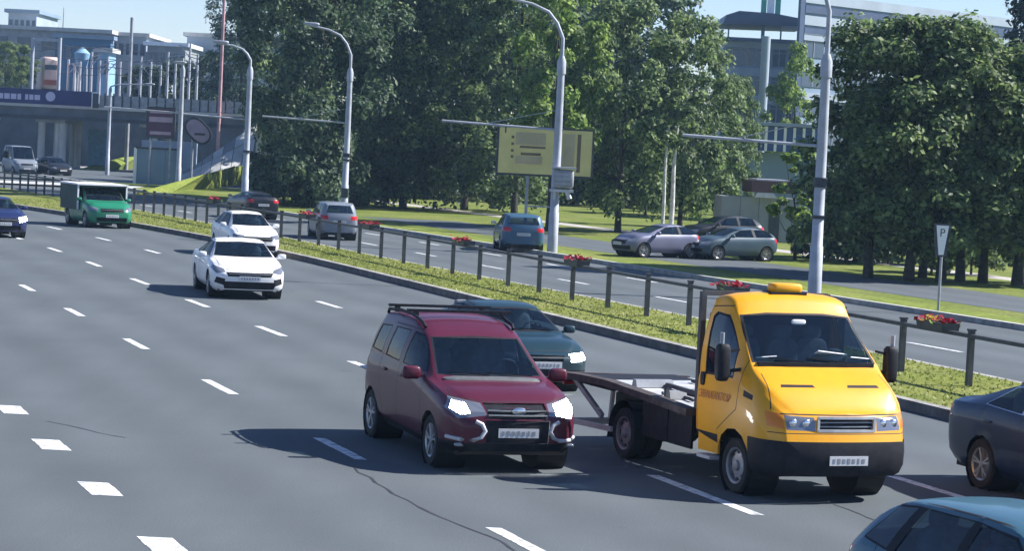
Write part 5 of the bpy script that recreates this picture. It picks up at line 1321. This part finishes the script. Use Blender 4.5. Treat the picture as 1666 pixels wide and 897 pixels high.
# railway ground behind the overpass
mb = MB(); A = D(-80, 150, 236); B = D(520, 150, 236); zr = D(100, 150, 236).z
mb.box(((A.x + B.x) / 2, 236 + 40, zr / 2 - .2), (B.x - A.x + 60, 80, zr)); o = mb.build('railway_embankment', matte('dark_concrete', (0.10, 0.11, 0.13), .9, .25, .5)); o['kind'] = 'structure'  # face colour darkened to imitate the shaded openings under the deck
M['redmast'] = matte('mast_red_white', (0.42, 0.24, 0.26), .6, .3, .6)
def mast(px, ytop, Y, r, label, mat='pole', arm=None, base=None):
    t_ = D(px, ytop, Y); z0_ = zr - .2 if Y > 236 else 0
    m = empty('railway_mast', (t_.x, Y, z0_), 0, label, 'mast', 'masts along the railway')
    mb = MB(); mb.tube([(0, 0, 0), (0, 0, t_.z - z0_)], [r, r * .75], 8); mb.build('mast', M[mat], m, 50)
    if arm:
        mb = MB(); mb.bar((0, 0, t_.z - z0_ - .5), (arm, 0, t_.z - z0_ - .25), .09); mb.bar((0, 0, t_.z - z0_ - 1.5), (arm * .8, 0, t_.z - z0_ - .35), .07); mb.build('arm', M[mat], m)
    return m
mast(215, 28, 225, .20, 'tall dark topped mast behind the overpass, left of the maroon poster', 'galv2')
rm_ = mast(365, -5, 213.6, .17, 'tall reddish mast standing on the overpass edge before a dark tree', 'redmast')
for i, (px, yt, lb_, ar) in enumerate(((112, 96, 'first short mast right of the railway portal', 1.2), (131, 100, 'second short mast right of the railway portal', -1.0), (150, 84, 'mast below the round pale tank', 1.0), (176, 92, 'mast between the pale tank and the tall dark topped mast', 1.3),
                                       (246, 100, 'mast first to the right of the tall dark topped mast', -1.4), (262, 106, 'mast second to the right of the tall dark topped mast', None), (274, 84, 'mast with two arms above the maroon poster', 1.6), (310, 70, 'mast above the oval sign', -1.2), (333, 96, 'mast just left of the tall reddish mast', None), (122, 104, 'thin short mast between the first and second masts right of the portal', None), (163, 98, 'thin mast beside the light blue cabin', 1.0), (196, 100, 'thin mast just left of the tall dark topped mast', -1.0), (230, 92, 'thin mast just right of the tall dark topped mast', 1.1), (286, 100, 'thin mast directly above the pale lamp post', None), (298, 94, 'thin mast between the pale lamp post and the oval sign', 1.2), (322, 88, 'thin mast directly above the oval sign', -1.0), (20, 96, 'thin mast between the two green trees at the far left', 1.0))):
    mast(px, yt, 250 + 4 * (i % 3), .15, lb_, 'pole', ar)
pt = empty('railway_portal', (D(76, 100, 244).x, 244, zr - .2), 0, 'pale railway portal frame of two posts and a crossbeam', 'portal')
for px in (54, 98):
    t_ = D(px, 58, 244); mb = MB(); mb.tube([(t_.x - pt.location.x, 0, 0), (t_.x - pt.location.x, 0, t_.z - zr)], .19, 8); mb.build('post', M['pole'], pt, 50)
t0, t1 = D(54, 60, 244), D(98, 62, 244); mb = MB(); mb.bar((t0.x - pt.location.x, 0, t0.z - zr), (t1.x - pt.location.x, 0, t0.z - zr), .25, .3); mb.build('crossbeam', M['pole'], pt)
wr = empty('railway_wires', (D(-40, 100, 252).x, 252, zr), 0, 'thin railway wires strung between the masts above the overpass', 'wire')
for px0, px1, y0, y1, Y in ((-40, 400, 88, 104, 252), (-40, 400, 100, 118, 250), (-40, 400, 112, 128, 254), (54, 365, 70, 92, 256), (-40, 215, 84, 72, 248)):
    a_, b_ = D(px0, y0, Y), D(px1, y1, Y); P_ = []
    for q in range(13):
        u = q / 12; p_ = a_.lerp(b_, u); sag = .22 * math.sin(u * math.pi * 6) ** 2; P_.append((p_.x - wr.location.x, p_.y - 252, p_.z - zr - sag))
    mb = MB(); mb.tube(P_, .035, 4); mb.build('wire', M['poledark'], wr)
# front of a train
c_ = D(82, 118, 248); tr = empty('train', (c_.x, 248, zr - .2), .25, 'pale orange fronted railway carriage standing between the portal posts', 'train')
M['trainp'] = matte('carriage_paint', (0.62, 0.47, 0.42), .6, .12, 1); M['trainr'] = matte('carriage_red', (0.30, 0.08, 0.06), .6, .2, 1)
ht = D(82, 90, 248).z - zr + .2
mb = MB(); blob(mb, (0, 5, ht * .55), (1.75, 11, ht * .85), .25); mb.build('body', M['trainp'], tr, 50)
mb = MB(); mb.box((0, -.52, ht * .70), (1.2, .08, .5)); mb.build('windscreen', M['winglass'], tr)
mb = MB(); mb.box((0, -.53, ht * .32), (1.5, .08, .5)); mb.build('red_band', M['trainr'], tr)
mb = MB(); mb.box((0, 4.5, .35), (1.5, 9, .6)); mb.build('undercarriage', M['poledark'], tr)
# sheds and skyline
M['tankblue'] = matte('light_blue_sheet', (0.22, 0.38, 0.52), .6, .12, .5)
def block(name, label, px0, px1, ytop, Y, mat, depth=14, roof='facade2', rows=1, cols=0, zbase=0, cat='building'):
    A = D(px0, 120, Y); B = D(px1, 120, Y); z = D((px0 + px1) / 2, ytop, Y).z; W_ = B.x - A.x
    r = empty(name, (A.x, Y, zbase), 0, label, cat)
    mb = MB(); mb.box((W_ / 2, depth / 2, (z - zbase) / 2), (W_, depth, z - zbase)); mb.build('wall', mat, r)
    mb = MB(); mb.box((W_ / 2, depth / 2 - .2, z - zbase + .2), (W_ + 1, depth + .8, .5)); mb.build('roof', M[roof], r)
    for i in range(cols):
        for j in range(rows):
            mb = MB(); mb.box((W_ * (i + .5) / cols, -.03, (z - zbase) - 1.8 - j * 3.0), (W_ / cols * .6, .1, 1.5)); mb.build('window', M['winglass'], r)
    return r
M['hallblue'] = matte('hall_blue', (0.045, 0.13, 0.24), .7, .15, .2)
block('station_hall', 'long low grey hall with a pale roof across the far left skyline', -60, 175, 48, 330, M['concrete'], 24, 'palecon', 1, 6)
block('freight_shed', 'grey shed just right of the long hall on the far left skyline', 178, 236, 58, 335, M['facade2'], 20, 'palecon', 1, 5)
block('workshop', 'low pale roofed workshop between the two grey sheds on the skyline', 238, 300, 74, 325, M['kwall'], 20, 'white', 1, 6)
block('freight_shed', 'wide grey shed on the skyline behind the tall reddish mast', 302, 480, 62, 340, M['facade2'], 20, 'palecon', 1, 0)
block('signal_cabin', 'small light blue cabin among the masts right of the pale tank', 158, 176, 84, 285, M['tankblue'], 5, 'palecon', 1, 2)
block('signal_cabin', 'small grey blue cabin among the masts above the maroon poster', 252, 272, 112, 270, M['facade2'], 5, 'white', 1, 2)
block('warehouse', 'blue warehouse front behind the railway portal', 88, 178, 62, 318, M['hallblue'], 2, 'facade', 1, 6)
block('tower_block', 'flat topped blue grey block rising above the long hall at the far left', 10, 56, 20, 352, M['facade2'], 16, 'facade', 3, 5)
tk = empty('water_tank', (D(134, 80, 290).x, 290, zr - .2), 0, 'pale blue conical roofed tank on legs among the railway masts', 'tank')
z_ = D(134, 78, 290).z - zr
mb = MB(); mb.tube([(0, 0, z_ - 2.2), (0, 0, z_ - .4), (0, 0, z_ + .3)], [.6, .95, .15], 14); mb.build('vessel', M['tankblue'], tk, 40)
for a_ in range(4): mb = MB(); mb.bar((.8 * math.cos(a_ * 1.57 + .7), .8 * math.sin(a_ * 1.57 + .7), 0), (.7 * math.cos(a_ * 1.57 + .7), .7 * math.sin(a_ * 1.57 + .7), z_ - 2), .16); mb.build('leg', M['pole'], tk)
an_ = D(104, 12, 345); at = empty('antenna', (an_.x, 345, D(104, 44, 330).z), 0, 'thin antenna standing on the long hall roof', 'antenna')
mb = MB(); mb.tube([(0, 0, 0), (0, 0, an_.z - at.location.z)], [.12, .05], 6); mb.build('mast', M['galv2'], at)
for i, (px, Y, k, s_, lb_) in enumerate(((8, 244, 'c', .40, 'green tree at the far left edge behind the overpass'), (34, 247, 'd', .45, 'green tree left of the railway portal'), (235, 262, 'bush', 1.1, 'bush behind the masts left of the maroon poster'), (290, 262, 'bush', 1.3, 'bush behind the mast with two arms'), (345, 258, 'bush', 1.5, 'bush behind the tall reddish mast'), (392, 240, 'a', .82, 'tall dark tree behind the tall reddish mast, at the end of the overpass'), (440, 243, 'b', .85, 'tall dark tree beyond the overpass, right of the reddish mast'))):
    p_ = D(px, 150, Y); t_ = tree(k, p_.x, Y, lb_, i, (s_, s_, s_), 'trees along the railway'); t_.location.z = zr - .2

# ------------------------------------------------------------------ air
mb = MB(); mb.box((0, 190, 11.5), (420, 440, 26)); hz = mb.build('haze', [], None); tag(hz, 'thin pale blue summer haze over the road', 'haze', kind='stuff')
hm = bpy.data.materials.new('haze'); hm.use_nodes = True; ht_ = hm.node_tree; ht_.nodes.clear()
ov_ = ht_.nodes.new('ShaderNodeOutputMaterial'); pv = ht_.nodes.new('ShaderNodeVolumePrincipled')
pv.inputs['Color'].default_value = (0.45, 0.72, 1.0, 1); pv.inputs['Density'].default_value = 0.00027; pv.inputs['Anisotropy'].default_value = 0.2
ht_.links.new(pv.outputs[0], ov_.inputs['Volume']); hz.data.materials.append(hm)
